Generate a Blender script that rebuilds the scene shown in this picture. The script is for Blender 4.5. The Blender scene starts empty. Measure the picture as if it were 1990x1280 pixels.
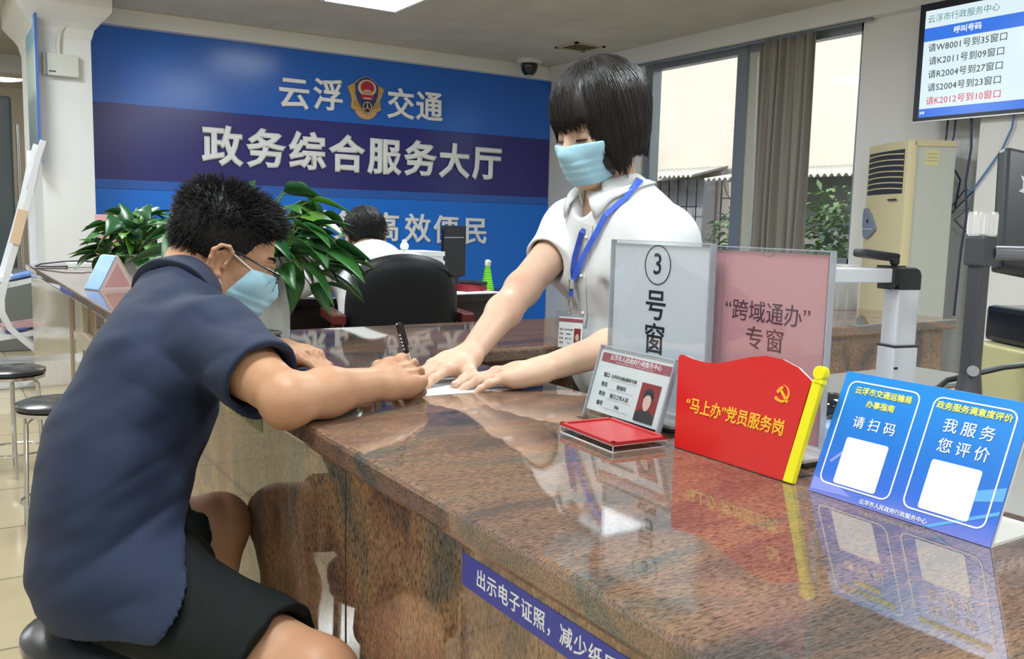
import bpy, bmesh, math, random
import numpy as np
from mathutils import Vector, Matrix, Euler
random.seed(7); np.random.seed(7)
SC = bpy.context.scene
COL = SC.collection
PI = math.pi

# ------------------------------------------------------------------ camera
cam_d = bpy.data.cameras.new('camera'); cam = bpy.data.objects.new('camera', cam_d); COL.objects.link(cam)
cam_d.sensor_width = 36.0; cam_d.lens = 1755.0 * 36.0 / 1990.0; cam_d.clip_start = 0.02; cam_d.clip_end = 200
cam.matrix_world = Matrix(((0.8417, 0.0437, -0.5382, 0.0), (-0.5395, 0.1122, -0.8345, 0.0),
                           (0.0239, 0.9927, 0.1180, 1.10), (0, 0, 0, 1)))
SC.camera = cam

# ------------------------------------------------------------------ view, sky, sun, added ceiling lamps
vs = SC.view_settings
vs.view_transform = 'Standard'; vs.look = 'None'; vs.gamma = 1.0; vs.use_curve_mapping = False; vs.exposure = 0.0
w = bpy.data.worlds.new('sky'); SC.world = w; w.use_nodes = True
nt = w.node_tree; bg = nt.nodes['Background']
sky = nt.nodes.new('ShaderNodeTexSky'); sky.sky_type = 'NISHITA'; sky.sun_disc = False
sky.sun_elevation = math.radians(50); sky.sun_rotation = math.radians(250); sky.dust_density = 2.0
nt.links.new(sky.outputs[0], bg.inputs[0]); bg.inputs[1].default_value = 0.28
sun_d = bpy.data.lights.new('sun', 'SUN'); sun_d.energy = 2.6; sun_d.angle = 0.02; sun_d.color = (1.0, 0.93, 0.82)
sun = bpy.data.objects.new('sun', sun_d); COL.objects.link(sun); sun.location = (-4, 2, 9)
sun.rotation_euler = Vector((0.62, -0.12, -0.78)).to_track_quat('-Z', 'Y').to_euler()
CEIL = 2.65
LAMP_W = 41.0
for lx, ly in ((0.3, 1.3), (0.3, 3.7), (2.7, 1.3), (2.7, 3.7), (-2.1, 1.3), (-2.1, 5.0), (-2.1, -1.1), (0.3, -1.1), (2.7, -1.1), (0.0, 6.1), (-2.1, 7.4), (-1.0, 9.2)):  # unseen lamps at ceiling height, added to light the room
    ld = bpy.data.lights.new('unseen_ceiling_lamp', 'AREA'); ld.shape = 'SQUARE'; ld.size = 0.58; ld.energy = LAMP_W
    ld.color = (0.90, 0.96, 1.0)
    lo = bpy.data.objects.new('unseen_ceiling_lamp', ld); COL.objects.link(lo); lo.location = (lx, ly, CEIL - 0.012)

# ------------------------------------------------------------------ materials
MATS = {}
def M(name, col, rough=0.5, metal=0.0, ior=1.5, trans=0.0, sss=0.0, emit=None, estr=1.0, coat=0.0, sheen=0.0, bump=0.0, bscale=60.0, var=0.0, vscale=4.0, spec=0.5):
    if name in MATS: return MATS[name]
    m = bpy.data.materials.new(name); m.use_nodes = True; nt = m.node_tree; b = nt.nodes['Principled BSDF']
    b.inputs['Base Color'].default_value = (*col, 1); b.inputs['Roughness'].default_value = rough
    b.inputs['Metallic'].default_value = metal; b.inputs['IOR'].default_value = ior
    b.inputs['Transmission Weight'].default_value = trans
    b.inputs['Specular IOR Level'].default_value = spec
    if sss: b.inputs['Subsurface Weight'].default_value = sss; b.inputs['Subsurface Radius'].default_value = (0.012, 0.005, 0.003); b.inputs['Subsurface Scale'].default_value = 1.0
    if emit: b.inputs['Emission Color'].default_value = (*emit, 1); b.inputs['Emission Strength'].default_value = estr
    if coat: b.inputs['Coat Weight'].default_value = coat; b.inputs['Coat Roughness'].default_value = 0.08
    if sheen: b.inputs['Sheen Weight'].default_value = sheen; b.inputs['Sheen Roughness'].default_value = 0.6
    tc = nt.nodes.new('ShaderNodeTexCoord')
    n = nt.nodes.new('ShaderNodeTexNoise'); n.inputs['Scale'].default_value = vscale; n.inputs['Detail'].default_value = 4
    nt.links.new(tc.outputs['Object'], n.inputs['Vector'])
    mix = nt.nodes.new('ShaderNodeMix'); mix.data_type = 'RGBA'
    mix.inputs['A'].default_value = (*[c * (1 - var) for c in col], 1); mix.inputs['B'].default_value = (*[min(1, c * (1 + var)) for c in col], 1)
    nt.links.new(n.outputs['Fac'], mix.inputs['Factor']); nt.links.new(mix.outputs['Result'], b.inputs['Base Color'])
    if bump:
        n2 = nt.nodes.new('ShaderNodeTexNoise'); n2.inputs['Scale'].default_value = bscale; n2.inputs['Detail'].default_value = 3
        nt.links.new(tc.outputs['Object'], n2.inputs['Vector'])
        bp = nt.nodes.new('ShaderNodeBump'); bp.inputs['Strength'].default_value = bump; bp.inputs['Distance'].default_value = 0.004
        nt.links.new(n2.outputs['Fac'], bp.inputs['Height']); nt.links.new(bp.outputs['Normal'], b.inputs['Normal'])
    MATS[name] = m
    return m

def ramp(nt, stops):
    r = nt.nodes.new('ShaderNodeValToRGB'); e = r.color_ramp.elements
    while len(e) < len(stops): e.new(0.5)
    for i, (p, c) in enumerate(stops): e[i].position = p; e[i].color = (*c, 1)
    return r

def granite(name, cols, scale=(3.0, 9.0, 3.0), rough=0.05, ior=1.75, dark=(0.03, 0.025, 0.025), fine=62, veins=9):
    m = bpy.data.materials.new(name); m.use_nodes = True; nt = m.node_tree; L = nt.links.new; b = nt.nodes['Principled BSDF']
    tc = nt.nodes.new('ShaderNodeTexCoord'); mp = nt.nodes.new('ShaderNodeMapping'); mp.inputs['Scale'].default_value = scale
    L(tc.outputs['Object'], mp.inputs['Vector'])
    n1 = nt.nodes.new('ShaderNodeTexNoise'); n1.inputs['Scale'].default_value = 1.5; n1.inputs['Detail'].default_value = 6; n1.inputs['Roughness'].default_value = 0.6; n1.inputs['Distortion'].default_value = 0.8
    L(mp.outputs[0], n1.inputs['Vector'])
    r1 = ramp(nt, [(0.34, cols[0]), (0.45, cols[1]), (0.54, cols[2]), (0.64, cols[3])]); L(n1.outputs['Fac'], r1.inputs[0])
    n2 = nt.nodes.new('ShaderNodeTexNoise'); n2.inputs['Scale'].default_value = fine; n2.inputs['Detail'].default_value = 5; n2.inputs['Roughness'].default_value = 0.7
    L(mp.outputs[0], n2.inputs['Vector'])
    r2 = ramp(nt, [(0.34, (0.22, 0.19, 0.19)), (0.47, (0.8, 0.78, 0.78)), (0.56, (1.05, 1.0, 0.98)), (0.7, (1.5, 1.45, 1.4))]); L(n2.outputs['Fac'], r2.inputs[0])
    mu = nt.nodes.new('ShaderNodeMix'); mu.data_type = 'RGBA'; mu.blend_type = 'MULTIPLY'; mu.inputs['Factor'].default_value = 1
    L(r1.outputs[0], mu.inputs['A']); L(r2.outputs[0], mu.inputs['B'])
    n3 = nt.nodes.new('ShaderNodeTexNoise'); n3.inputs['Scale'].default_value = veins; n3.inputs['Detail'].default_value = 8; n3.inputs['Roughness'].default_value = 0.7; n3.inputs['Distortion'].default_value = 0.6
    L(mp.outputs[0], n3.inputs['Vector'])
    r3 = ramp(nt, [(0.31, (0.9, 0.9, 0.9)), (0.40, (0, 0, 0))]); L(n3.outputs['Fac'], r3.inputs[0])
    mx = nt.nodes.new('ShaderNodeMix'); mx.data_type = 'RGBA'; L(r3.outputs[0], mx.inputs['Factor']); L(mu.outputs['Result'], mx.inputs['A']); mx.inputs['B'].default_value = (*dark, 1)
    L(mx.outputs['Result'], b.inputs['Base Color'])
    b.inputs['Roughness'].default_value = rough; b.inputs['IOR'].default_value = ior
    MATS[name] = m
    return m

def tiles(name, col, grout, size, off=(0, 0), rough=0.12, ior=1.5, gw=0.006, var=0.04):
    m = bpy.data.materials.new(name); m.use_nodes = True; nt = m.node_tree; L = nt.links.new; b = nt.nodes['Principled BSDF']
    tc = nt.nodes.new('ShaderNodeTexCoord'); mp = nt.nodes.new('ShaderNodeMapping'); mp.inputs['Location'].default_value = (off[0], off[1], 0)
    L(tc.outputs['Object'], mp.inputs['Vector'])
    br = nt.nodes.new('ShaderNodeTexBrick'); br.offset = 0.0; br.inputs['Scale'].default_value = 1.0
    br.inputs['Brick Width'].default_value = size; br.inputs['Row Height'].default_value = size; br.inputs['Mortar Size'].default_value = gw; br.inputs['Mortar Smooth'].default_value = 0.1
    br.inputs['Color1'].default_value = (*col, 1); br.inputs['Color2'].default_value = (*[c * (1 - var) for c in col], 1); br.inputs['Mortar'].default_value = (*grout, 1)
    L(mp.outputs[0], br.inputs['Vector'])
    n = nt.nodes.new('ShaderNodeTexNoise'); n.inputs['Scale'].default_value = 3; n.inputs['Detail'].default_value = 5; L(tc.outputs['Object'], n.inputs['Vector'])
    r = ramp(nt, [(0.3, (0.9, 0.9, 0.88)), (0.7, (1.05, 1.05, 1.05))]); L(n.outputs['Fac'], r.inputs[0])
    mu = nt.nodes.new('ShaderNodeMix'); mu.data_type = 'RGBA'; mu.blend_type = 'MULTIPLY'; mu.inputs['Factor'].default_value = 1
    L(br.outputs['Color'], mu.inputs['A']); L(r.outputs[0], mu.inputs['B']); L(mu.outputs['Result'], b.inputs['Base Color'])
    b.inputs['Roughness'].default_value = rough; b.inputs['IOR'].default_value = ior
    MATS[name] = m
    return m

def glass(name, tint=(0.95, 0.98, 0.98), refl=0.08, rough=0.02):
    """thin clear sheet: transparent with a fresnel reflection"""
    m = bpy.data.materials.new(name); m.use_nodes = True; nt = m.node_tree; L = nt.links.new
    nt.nodes.remove(nt.nodes['Principled BSDF']); out = nt.nodes['Material Output']
    tr = nt.nodes.new('ShaderNodeBsdfTransparent'); tr.inputs[0].default_value = (*tint, 1)
    gl = nt.nodes.new('ShaderNodeBsdfGlossy'); gl.inputs['Roughness'].default_value = rough
    lw = nt.nodes.new('ShaderNodeLayerWeight'); lw.inputs[0].default_value = 0.5
    pw = nt.nodes.new('ShaderNodeMath'); pw.operation = 'POWER'; pw.inputs[1].default_value = 4.0; L(lw.outputs['Facing'], pw.inputs[0])
    ma = nt.nodes.new('ShaderNodeMath'); ma.operation = 'MULTIPLY_ADD'; ma.inputs[1].default_value = 0.6; ma.inputs[2].default_value = refl * 0.5; L(pw.outputs[0], ma.inputs[0])
    mx = nt.nodes.new('ShaderNodeMixShader'); L(ma.outputs[0], mx.inputs[0]); L(tr.outputs[0], mx.inputs[1]); L(gl.outputs[0], mx.inputs[2]); L(mx.outputs[0], out.inputs[0])
    MATS[name] = m
    return m

# ------------------------------------------------------------------ building helpers
def rotm(rx=0, ry=0, rz=0): return Euler((rx, ry, rz)).to_matrix().to_4x4()

class MB:
    def __init__(s): s.bm = bmesh.new()
    def _xf(s, vs, mat):
        if mat is not None: bmesh.ops.transform(s.bm, matrix=mat, verts=vs)
    def box(s, lo, hi, mat=None, bev=0.0):
        r = bmesh.ops.create_cube(s.bm, size=1.0); vs = r['verts']
        for v in vs: v.co = Vector([lo[i] + (v.co[i] + 0.5) * (hi[i] - lo[i]) for i in range(3)])
        if bev:
            es = list({e for v in vs for e in v.link_edges}); rr = bmesh.ops.bevel(s.bm, geom=es, offset=bev, segments=2, affect='EDGES', profile=0.6)
            vs = list({v for f in rr['faces'] for v in f.verts} | {v for v in vs if v.is_valid})
        s._xf(vs, mat); return s
    def tube(s, pts, r, n=8, cap=True, flat=None):
        pts = [Vector(p) for p in pts]; rs = r if isinstance(r, (list, tuple)) else [r] * len(pts)
        prev = None; rings = []
        for i, p in enumerate(pts):
            t = (pts[min(i + 1, len(pts) - 1)] - pts[max(i - 1, 0)]).normalized()
            if prev is None: u = t.orthogonal().normalized() if flat is None else Vector(flat)
            else: u = prev
            u = (u - t * u.dot(t)).normalized(); v = t.cross(u); prev = u
            rings.append([s.bm.verts.new(p + (u * math.cos(2 * PI * k / n) + v * math.sin(2 * PI * k / n)) * rs[i]) for k in range(n)])
        for a, b in zip(rings, rings[1:]):
            for k in range(n): s.bm.faces.new((a[k], a[(k + 1) % n], b[(k + 1) % n], b[k]))
        if cap: s.bm.faces.new(rings[0][::-1]); s.bm.faces.new(rings[-1])
        return s
    def ribbon(s, pts, wdt, nrm, th=0.0012):
        """flat strap along pts; nrm = list of surface normals"""
        pts = [Vector(p) for p in pts]; rows = []
        for i, p in enumerate(pts):
            t = (pts[min(i + 1, len(pts) - 1)] - pts[max(i - 1, 0)]).normalized(); nn = Vector(nrm[i] if isinstance(nrm, list) else nrm)
            wv = t.cross(nn).normalized(); nn = wv.cross(t).normalized(); ww = wdt[i] if isinstance(wdt, list) else wdt
            rows.append([s.bm.verts.new(p + wv * ww / 2 + nn * th), s.bm.verts.new(p - wv * ww / 2 + nn * th), s.bm.verts.new(p - wv * ww / 2), s.bm.verts.new(p + wv * ww / 2)])
        for a, b in zip(rows, rows[1:]):
            for k in range(4): s.bm.faces.new((a[k], a[(k + 1) % 4], b[(k + 1) % 4], b[k]))
        s.bm.faces.new(rows[0][::-1]); s.bm.faces.new(rows[-1]); return s
    def lathe(s, prof, c=(0, 0, 0), n=32, mat=None):
        rings = []; allv = []
        for r, z in prof:
            ring = [s.bm.verts.new((c[0] + r * math.cos(2 * PI * k / n), c[1] + r * math.sin(2 * PI * k / n), c[2] + z)) for k in range(n)]
            rings.append(ring); allv += ring
        for a, b in zip(rings, rings[1:]):
            for k in range(n): s.bm.faces.new((a[k], a[(k + 1) % n], b[(k + 1) % n], b[k]))
        s.bm.faces.new(rings[0][::-1]); s.bm.faces.new(rings[-1]); s._xf(allv, mat); return s
    def prism(s, poly, y0, y1, mat=None):
        """polygon in local XZ extruded along Y"""
        a = [s.bm.verts.new((p[0], y0, p[1])) for p in poly]; b = [s.bm.verts.new((p[0], y1, p[1])) for p in poly]
        s.bm.faces.new(a); s.bm.faces.new(b[::-1]); n = len(a)
        for k in range(n): s.bm.faces.new((a[k], b[k], b[(k + 1) % n], a[(k + 1) % n]))
        s._xf(a + b, mat); return s
    def ball(s, c, r, mat=None, n=16):
        rr = bmesh.ops.create_uvsphere(s.bm, u_segments=n, v_segments=max(6, n // 2), radius=1.0); vs = rr['verts']
        r = (r, r, r) if not isinstance(r, (list, tuple)) else r
        for v in vs: v.co = Vector((c[0] + v.co.x * r[0], c[1] + v.co.y * r[1], c[2] + v.co.z * r[2]))
        s._xf(vs, mat); return s
    def build(s, name, mat, parent=None, smooth=False, bevel=0.0, loc=None, rot=None, world=False, ang=40):
        bmesh.ops.recalc_face_normals(s.bm, faces=s.bm.faces[:])
        me = bpy.data.meshes.new(name); s.bm.to_mesh(me); s.bm.free()
        return link(name, me, mat, parent, smooth, bevel, loc, rot, world, ang)

def link(name, me, mat, parent=None, smooth=False, bevel=0.0, loc=None, rot=None, world=False, ang=40):
    o = bpy.data.objects.new(name, me); COL.objects.link(o)
    if mat is not None and len(me.materials) == 0: me.materials.append(mat)
    if smooth:
        me.polygons.foreach_set('use_smooth', [True] * len(me.polygons))
        if ang < 170: me.set_sharp_from_angle(angle=math.radians(ang))
    if bevel:
        b = o.modifiers.new('bevel', 'BEVEL'); b.width = bevel; b.segments = 2; b.limit_method = 'ANGLE'; b.angle_limit = math.radians(40)
    if parent is not None:
        o.parent = parent
        if world: o.matrix_local = root_matrix(parent).inverted()
    if loc is not None: o.location = loc
    if rot is not None: o.rotation_euler = rot
    return o

def root_matrix(o):
    m = Matrix.LocRotScale(o.location, o.rotation_euler, o.scale) if True else None
    return root_matrix(o.parent) @ m if o.parent else m

def thing(name, label, cat, loc=(0, 0, 0), rz=0.0, group=None):
    o = bpy.data.objects.new(name, None); COL.objects.link(o); o.empty_display_size = 0.05
    o.location = loc; o.rotation_euler = (0, 0, rz)
    return tag(o, label, cat, group)
def tag(o, label, cat, group=None):
    o['label'] = label; o['category'] = cat
    if group: o['group'] = group
    return o
def struct(o): o['kind'] = 'structure'; return o
def copy_tree(o, parent=None):
    c = o.copy(); COL.objects.link(c)
    if parent is not None: c.parent = parent
    for ch in [x for x in bpy.data.objects if x.parent == o and x.name in COL.objects]: copy_tree(ch, c)
    return c

def text_mesh(body, size, ext=0.0004, off=0.0, sp=1.0, sx=1.0, slant=0.0, align='CENTER'):
    c = bpy.data.curves.new('lettering', 'FONT'); c.body = body; c.size = 1.0; c.extrude = 0.02; c.space_character = sp
    if off: c.bevel_depth = off; c.bevel_resolution = 0
    c.align_x = align; c.align_y = 'CENTER'; c.shear = slant; c.resolution_u = 2
    o = bpy.data.objects.new('lettering', c); COL.objects.link(o)
    me = bpy.data.meshes.new_from_object(o.evaluated_get(bpy.context.evaluated_depsgraph_get()))
    bpy.data.objects.remove(o); bpy.data.curves.remove(c)
    me.materials.clear()
    me.transform(Matrix.Rotation(PI / 2, 4, 'X') @ Matrix.Diagonal((size * sx, size, ext / (0.02 + off), 1)))   # XY plane -> faces -Y, x right, z up
    return me
def text(parent, body, x, z, y, size, mat, name='lettering', **k):
    me = text_mesh(body, size, **k)
    return link(name, me, mat, parent, loc=(x, y, z))
def text3(parent, body, x, z, y, size, mat, dx, name='character', bold=0.02, ext=0.012, sx=1.0):
    """one solid character mesh after another, spaced dx"""
    out = []
    for i, ch in enumerate(body):
        me = text_mesh(ch, size, ext=ext, off=bold, sx=sx)
        out.append(link(name, me, mat, parent, loc=(x + i * dx, y, z)))
    return out
# ------------------------------------------------------------------ the room
white = M('wall_white', (0.76, 0.76, 0.745), 0.75, var=0.03)
trimw = M('trim_white', (0.78, 0.78, 0.76), 0.5)
floor_m = tiles('floor_tile', (0.50, 0.42, 0.27), (0.26, 0.22, 0.15), 0.5, (0.06, 0.0))
ceil_m = tiles('ceiling_board', (0.60, 0.575, 0.51), (0.45, 0.43, 0.38), 0.6, (-0.03, -0.4), rough=0.8, gw=0.003, var=0.03)
struct(MB().box((-4.6, -3.1, -0.06), (5.6, 13.6, 0)).build('floor', floor_m))
struct(MB().box((-4.6, -3.1, CEIL), (5.6, 13.6, CEIL + 0.1)).build('ceiling', ceil_m))
struct(MB().box((1.04, 7.75, 0), (5.6, 7.9, CEIL)).build('wall_back', white))
struct(MB().box((-4.6, -3.1, 0), (-4.45, 13.6, CEIL)).build('wall_left', white))
struct(MB().box((-4.45, -3.1, 0), (5.39, -2.95, CEIL)).build('wall_front', white))
cream = M('wall_cream', (0.60, 0.55, 0.45), 0.7, var=0.03)
struct(MB().box((-4.45, 13.45, 0), (5.6, 13.6, CEIL)).build('wall_far', cream))
# window wall: sill, head and piers around one wide opening
ww = MB()
ww.box((5.39, -2.95, 0), (5.56, 4.05, CEIL)); ww.box((5.39, 6.3, 0), (5.56, 7.75, CEIL))
ww.box((5.39, 4.05, 0), (5.56, 6.3, 0.85)); ww.box((5.39, 4.05, 2.51), (5.56, 6.3, CEIL))
struct(ww.build('wall_right', white))
struct(MB().box((5.21, 2.0, 0), (5.388, 3.07, CEIL - 0.001)).build('trim_1', white))         # pilaster under the screen
struct(MB().box((5.30, 3.08, 2.51), (5.389, 7.63, CEIL)).build('trim_2', trimw))               # white fascia over the windows
struct(MB().box((1.05, 7.64, 2.525), (5.389, 7.749, CEIL), bev=0.006).build('trim_3', trimw))  # white fascia over the blue panel
struct(MB().box((-4.45, 10.6, 2.47), (0.9, 11.0, CEIL)).build('trim_4', white))                # beam in the hall behind
struct(MB().box((5.33, 4.0, 0.82), (5.39, 6.32, 0.855), bev=0.004).build('trim_5', trimw))     # sill
frame_m = M('window_frame_metal', (0.30, 0.33, 0.36), 0.35, 0.6)
frame_l = M('window_frame_light', (0.62, 0.62, 0.55), 0.4, 0.2)
pane_m = glass('window_glass')
wf = struct(MB().box((5.42, 4.05, 0.85), (5.50, 6.3, 0.90)).box((5.42, 4.05, 2.45), (5.50, 6.3, 2.51)).box((5.41, 6.20, 0.85), (5.51, 6.3, 2.51))
    .box((5.42, 4.05, 0.85), (5.50, 4.085, 2.51)).build('window_1', frame_m))
MB().box((5.40, 5.10, 0.85), (5.50, 5.20, 2.50)).build('mullion', frame_m, wf)
MB().box((5.43, 5.02, 0.9), (5.48, 5.10, 2.48)).box((5.43, 4.60, 0.9), (5.48, 4.66, 2.48)).build('sash', frame_l, wf)
for a, b in ((5.2, 6.2), (4.085, 5.1)):
    MB().box((5.452, a, 0.9), (5.456, b, 2.45)).build('pane', pane_m, wf)
# pier with a flared capital at the left of the blue panel
col = MB().box((0.685, 7.35, 0), (1.045, 8.45, CEIL))
def sq(z, e): return [(0.685 - e, 7.35 - e, z), (1.045 + e, 7.35 - e, z), (1.045 + e, 8.45, z), (0.685 - e, 8.45, z)]
prof = [(2.33, 0.002), (2.36, 0.012), (2.40, 0.022), (2.44, 0.05), (2.49, 0.10), (2.52, 0.125), (2.55, 0.13), (2.61, 0.13), (2.65, 0.13)]
rings = [[col.bm.verts.new(p) for p in sq(z, e)] for z, e in prof]
for a, b in zip(rings, rings[1:]):
    for k in range(4): col.bm.faces.new((a[k], a[(k + 1) % 4], b[(k + 1) % 4], b[k]))
col.bm.faces.new(rings[0][::-1]); col.bm.faces.new(rings[-1])
struct(col.build('wall_pier', white)).name = 'trim_6'
# cabinet door recess seen past the pier
# ------------------------------------------------------------------ ceiling fittings
lit = M('lamp_diffuser', (0.9, 0.95, 1.0), 0.4, emit=(0.93, 0.98, 1.0), estr=12.0)
whitep = M('white_plastic', (0.74, 0.74, 0.71), 0.4)
offw = M('ivory_plastic', (0.66, 0.64, 0.56), 0.45)
t = thing('ceiling_light', 'square white light panel glowing in the ceiling above the blue wall', 'ceiling light', (2.725, 6.10, CEIL))
MB().box((-0.30, -0.30, -0.012), (0.30, -0.275, 0.004)).box((-0.30, 0.275, -0.012), (0.30, 0.30, 0.004)).box((-0.30, -0.275, -0.012), (-0.275, 0.275, 0.004)).box((0.275, -0.275, -0.012), (0.30, 0.275, 0.004)).build('frame', trimw, t)
MB().box((-0.275, -0.275, -0.008), (0.275, 0.275, 0.004)).build('diffuser', lit, t)
t = thing('dome_light', 'round domed ceiling lamp glowing in the hall at far left', 'ceiling light', (0.76, 11.8, CEIL))
MB().lathe([(0.30, 0.0), (0.30, -0.03), (0.27, -0.035), (0.02, -0.035)], n=40).build('rim', whitep, t, smooth=True)
MB().lathe([(0.27, -0.03), (0.25, -0.07), (0.19, -0.10), (0.10, -0.118), (0.005, -0.122)], n=40).build('diffuser', lit, t, smooth=True)
ventm = M('vent_ivory', (0.50, 0.44, 0.30), 0.6); dark = M('dark_void', (0.02, 0.02, 0.02), 0.9)
t = thing('air_vent', 'square air vent with pale louvres in the ceiling near the window', 'air vent', (4.90, 6.60, CEIL))
fr = MB()
for a in range(4):
    fr.box((-0.16, -0.16, -0.012), (0.16, -0.13, 0.002), rotm(0, 0, a * PI / 2))
fr.build('frame', ventm, t)
MB().box((-0.13, -0.13, -0.002), (0.13, 0.13, 0.001)).build('duct', M('vent_brown', (0.16, 0.11, 0.06), 0.8), t)
sl = MB()
for k in range(4): sl.box((-0.128, -0.014, -0.0015), (0.128, 0.014, 0.0015), Matrix.Translation((0, -0.095 + k * 0.062, -0.008)) @ rotm(0.5, 0, 0))
sl.build('louvres', ventm, t)
t = thing('dome_camera', 'dark dome security camera hanging under the ceiling by the blue wall', 'security camera', (4.93, 7.45, CEIL))
MB().lathe([(0.125, 0), (0.125, -0.022), (0.115, -0.03), (0.085, -0.034), (0.02, -0.034)], n=40).build('base', whitep, t, smooth=True)
MB().lathe([(0.082, -0.033), (0.083, -0.06), (0.074, -0.10), (0.05, -0.135), (0.02, -0.152), (0.003, -0.154)], n=40).build('dome', M('dome_black', (0.012, 0.012, 0.018), 0.08, ior=1.6), t, smooth=True)
MB().lathe([(0.028, -0.128), (0.036, -0.142), (0.03, -0.154), (0.004, -0.159)], n=24).build('lens_ring', M('lens_grey', (0.45, 0.47, 0.5), 0.2), t, smooth=True)
t = thing('junction_box', 'white plastic box fixed high on the pier beside the blue panel', 'junction box', (0.85, 7.35, 2.14))
MB().box((-0.10, -0.055, -0.085), (0.105, 0.0, 0.07), bev=0.006).build('body', M('box_greenish', (0.60, 0.62, 0.56), 0.5), t)
MB().box((-0.125, -0.03, -0.08), (-0.10, 0.0, 0.075), bev=0.004).build('bracket', offw, t)
text(t, 'RUIJIE', -0.065, -0.06, -0.056, 0.02, M('ink_grey', (0.05, 0.05, 0.06), 0.6), ext=0.0003) if False else MB().box((-0.09, -0.0565, -0.062), (-0.045, -0.055, -0.052)).build('mark', M('ink_grey', (0.08, 0.08, 0.09), 0.6), t)
tag(MB().tube([(0.83, 7.335, 2.20), (0.83, 7.335, 2.29), (0.845, 7.335, 2.37), (0.89, 7.335, 2.43), (0.96, 7.335, 2.475), (1.05, 7.33, 2.50), (1.09, 7.45, 2.505), (1.10, 7.64, 2.51)], 0.017, n=12).build('conduit', offw, smooth=True), 'white conduit bending from the box on the pier to the fascia', 'conduit')
t = thing('wall_poster', 'tall narrow blue edged poster on the side of the white pier', 'poster', (0.68, 7.52, 1.95))
MB().box((-0.010, -0.33, -0.55), (0.005, 0.33, 0.50)).build('frame', M('poster_blue', (0.05, 0.12, 0.42), 0.35), t)
pm = bpy.data.materials.new('poster_print'); pm.use_nodes = True; nt = pm.node_tree
tc = nt.nodes.new('ShaderNodeTexCoord'); sp = nt.nodes.new('ShaderNodeSeparateXYZ'); nt.links.new(tc.outputs['Generated'], sp.inputs[0])
rp = ramp(nt, [(0.0, (0.16, 0.22, 0.24)), (0.45, (0.30, 0.38, 0.38)), (0.52, (0.55, 0.72, 0.68)), (0.78, (0.62, 0.78, 0.74)), (0.86, (0.25, 0.55, 0.75)), (1.0, (0.3, 0.6, 0.8))]); nt.links.new(sp.outputs['Z'], rp.inputs[0])
nt.links.new(rp.outputs[0], nt.nodes['Principled BSDF'].inputs['Base Color']); nt.nodes['Principled BSDF'].inputs['Roughness'].default_value = 0.3
MB().box((-0.013, -0.28, -0.52), (-0.009, 0.31, 0.47)).build('print', pm, t)

# ------------------------------------------------------------------ blue sign wall
bs = thing('backdrop_sign', 'blue and purple sign wall with raised white characters and a gold badge', 'wall sign', (3.21, 7.749, 0))
b1 = M('panel_blue', (0.020, 0.14, 0.60), 0.22, var=0.18, vscale=0.5); b2 = M('panel_purple', (0.034, 0.031, 0.20), 0.22, var=0.12, vscale=0.5)
b3 = M('panel_strip', (0.028, 0.13, 0.52), 0.25); b4 = M('panel_bright_blue', (0.008, 0.19, 0.78), 0.28, var=0.12, vscale=0.5)
xa, xb = -2.155, 2.175
MB().box((xa, -0.022, 1.945), (xb, 0, 2.524)).build('upper_panel', b1, bs)
MB().box((xa, -0.022, 1.36), (xb, 0, 1.944)).build('middle_panel', b2, bs)
MB().box((xa, -0.022, 1.287), (xb, 0, 1.359)).build('strip', b3, bs)
MB().box((xa, -0.028, 0.0), (xb, 0, 1.284)).build('lower_panel', b4, bs)
chm = M('letter_white', (0.90, 0.91, 0.92), 0.45)
X0 = bs.location.x
for ch, x, z in (('云', 2.69, 2.138), ('浮', 3.0, 2.148), ('交', 3.70, 2.132), ('通', 3.995, 2.136)):
    text3(bs, ch, x - X0, z, -0.036, 0.285, chm, 0.3, bold=0.022)
for i, ch in enumerate('政务综合服务大厅'):
    text3(bs, ch, 2.075 + i * 0.366 - X0, 1.645, -0.038, 0.335, chm, 0.3, bold=0.034, ext=0.016)
for ch, x in (('优', 2.16), ('质', 2.50), ('服', 2.86), ('务', 3.17), ('高', 3.56), ('效', 3.885), ('便', 4.19), ('民', 4.52)):
    text3(bs, ch, x - X0, 1.02 - (x - 2.86) * 0.02, -0.040, 0.28, chm, 0.3, bold=0.022)
gold = M('badge_gold', (0.62, 0.40, 0.13), 0.32, 0.35); navy = M('badge_navy', (0.02, 0.05, 0.19), 0.4); red = M('badge_red', (0.40, 0.02, 0.06), 0.35); pale = M('badge_pale_gold', (0.72, 0.58, 0.34), 0.35, 0.2)
em = MB().prism([(x - 3.355, z - 2.17) for x, z in ((3.355, 2.366), (3.290, 2.34), (3.251, 2.307), (3.239, 2.297), (3.176, 2.262), (3.205, 2.19), (3.217, 2.157), (3.21, 2.08), (3.235, 2.06), (3.47, 2.06), (3.50, 2.08), (3.488, 2.157), (3.50, 2.19), (3.53, 2.262), (3.467, 2.297), (3.45, 2.312), (3.415, 2.345))], -0.026, 0.0).build('badge', gold, bs, bevel=0.004, loc=(3.355 - X0, -0.022, 2.17))
MB().prism([(x, z) for x, z in ((0, 0.188), (-0.062, 0.162), (-0.10, 0.126), (-0.112, 0.12), (-0.108, 0.03), (-0.085, -0.03), (-0.045, -0.085), (0, -0.10), (0.045, -0.085), (0.085, -0.03), (0.108, 0.03), (0.112, 0.12), (0.10, 0.126), (0.062, 0.162))], -0.034, -0.02).build('shield', navy, em, bevel=0.003)
rg = MB()
rg.prism([(0.088 * math.cos(a), 0.09 + 0.072 * math.sin(a)) for a in np.linspace(0, 2 * PI, 40)[:-1]], -0.04, -0.03); rg.build('wreath', pale, em)
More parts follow.
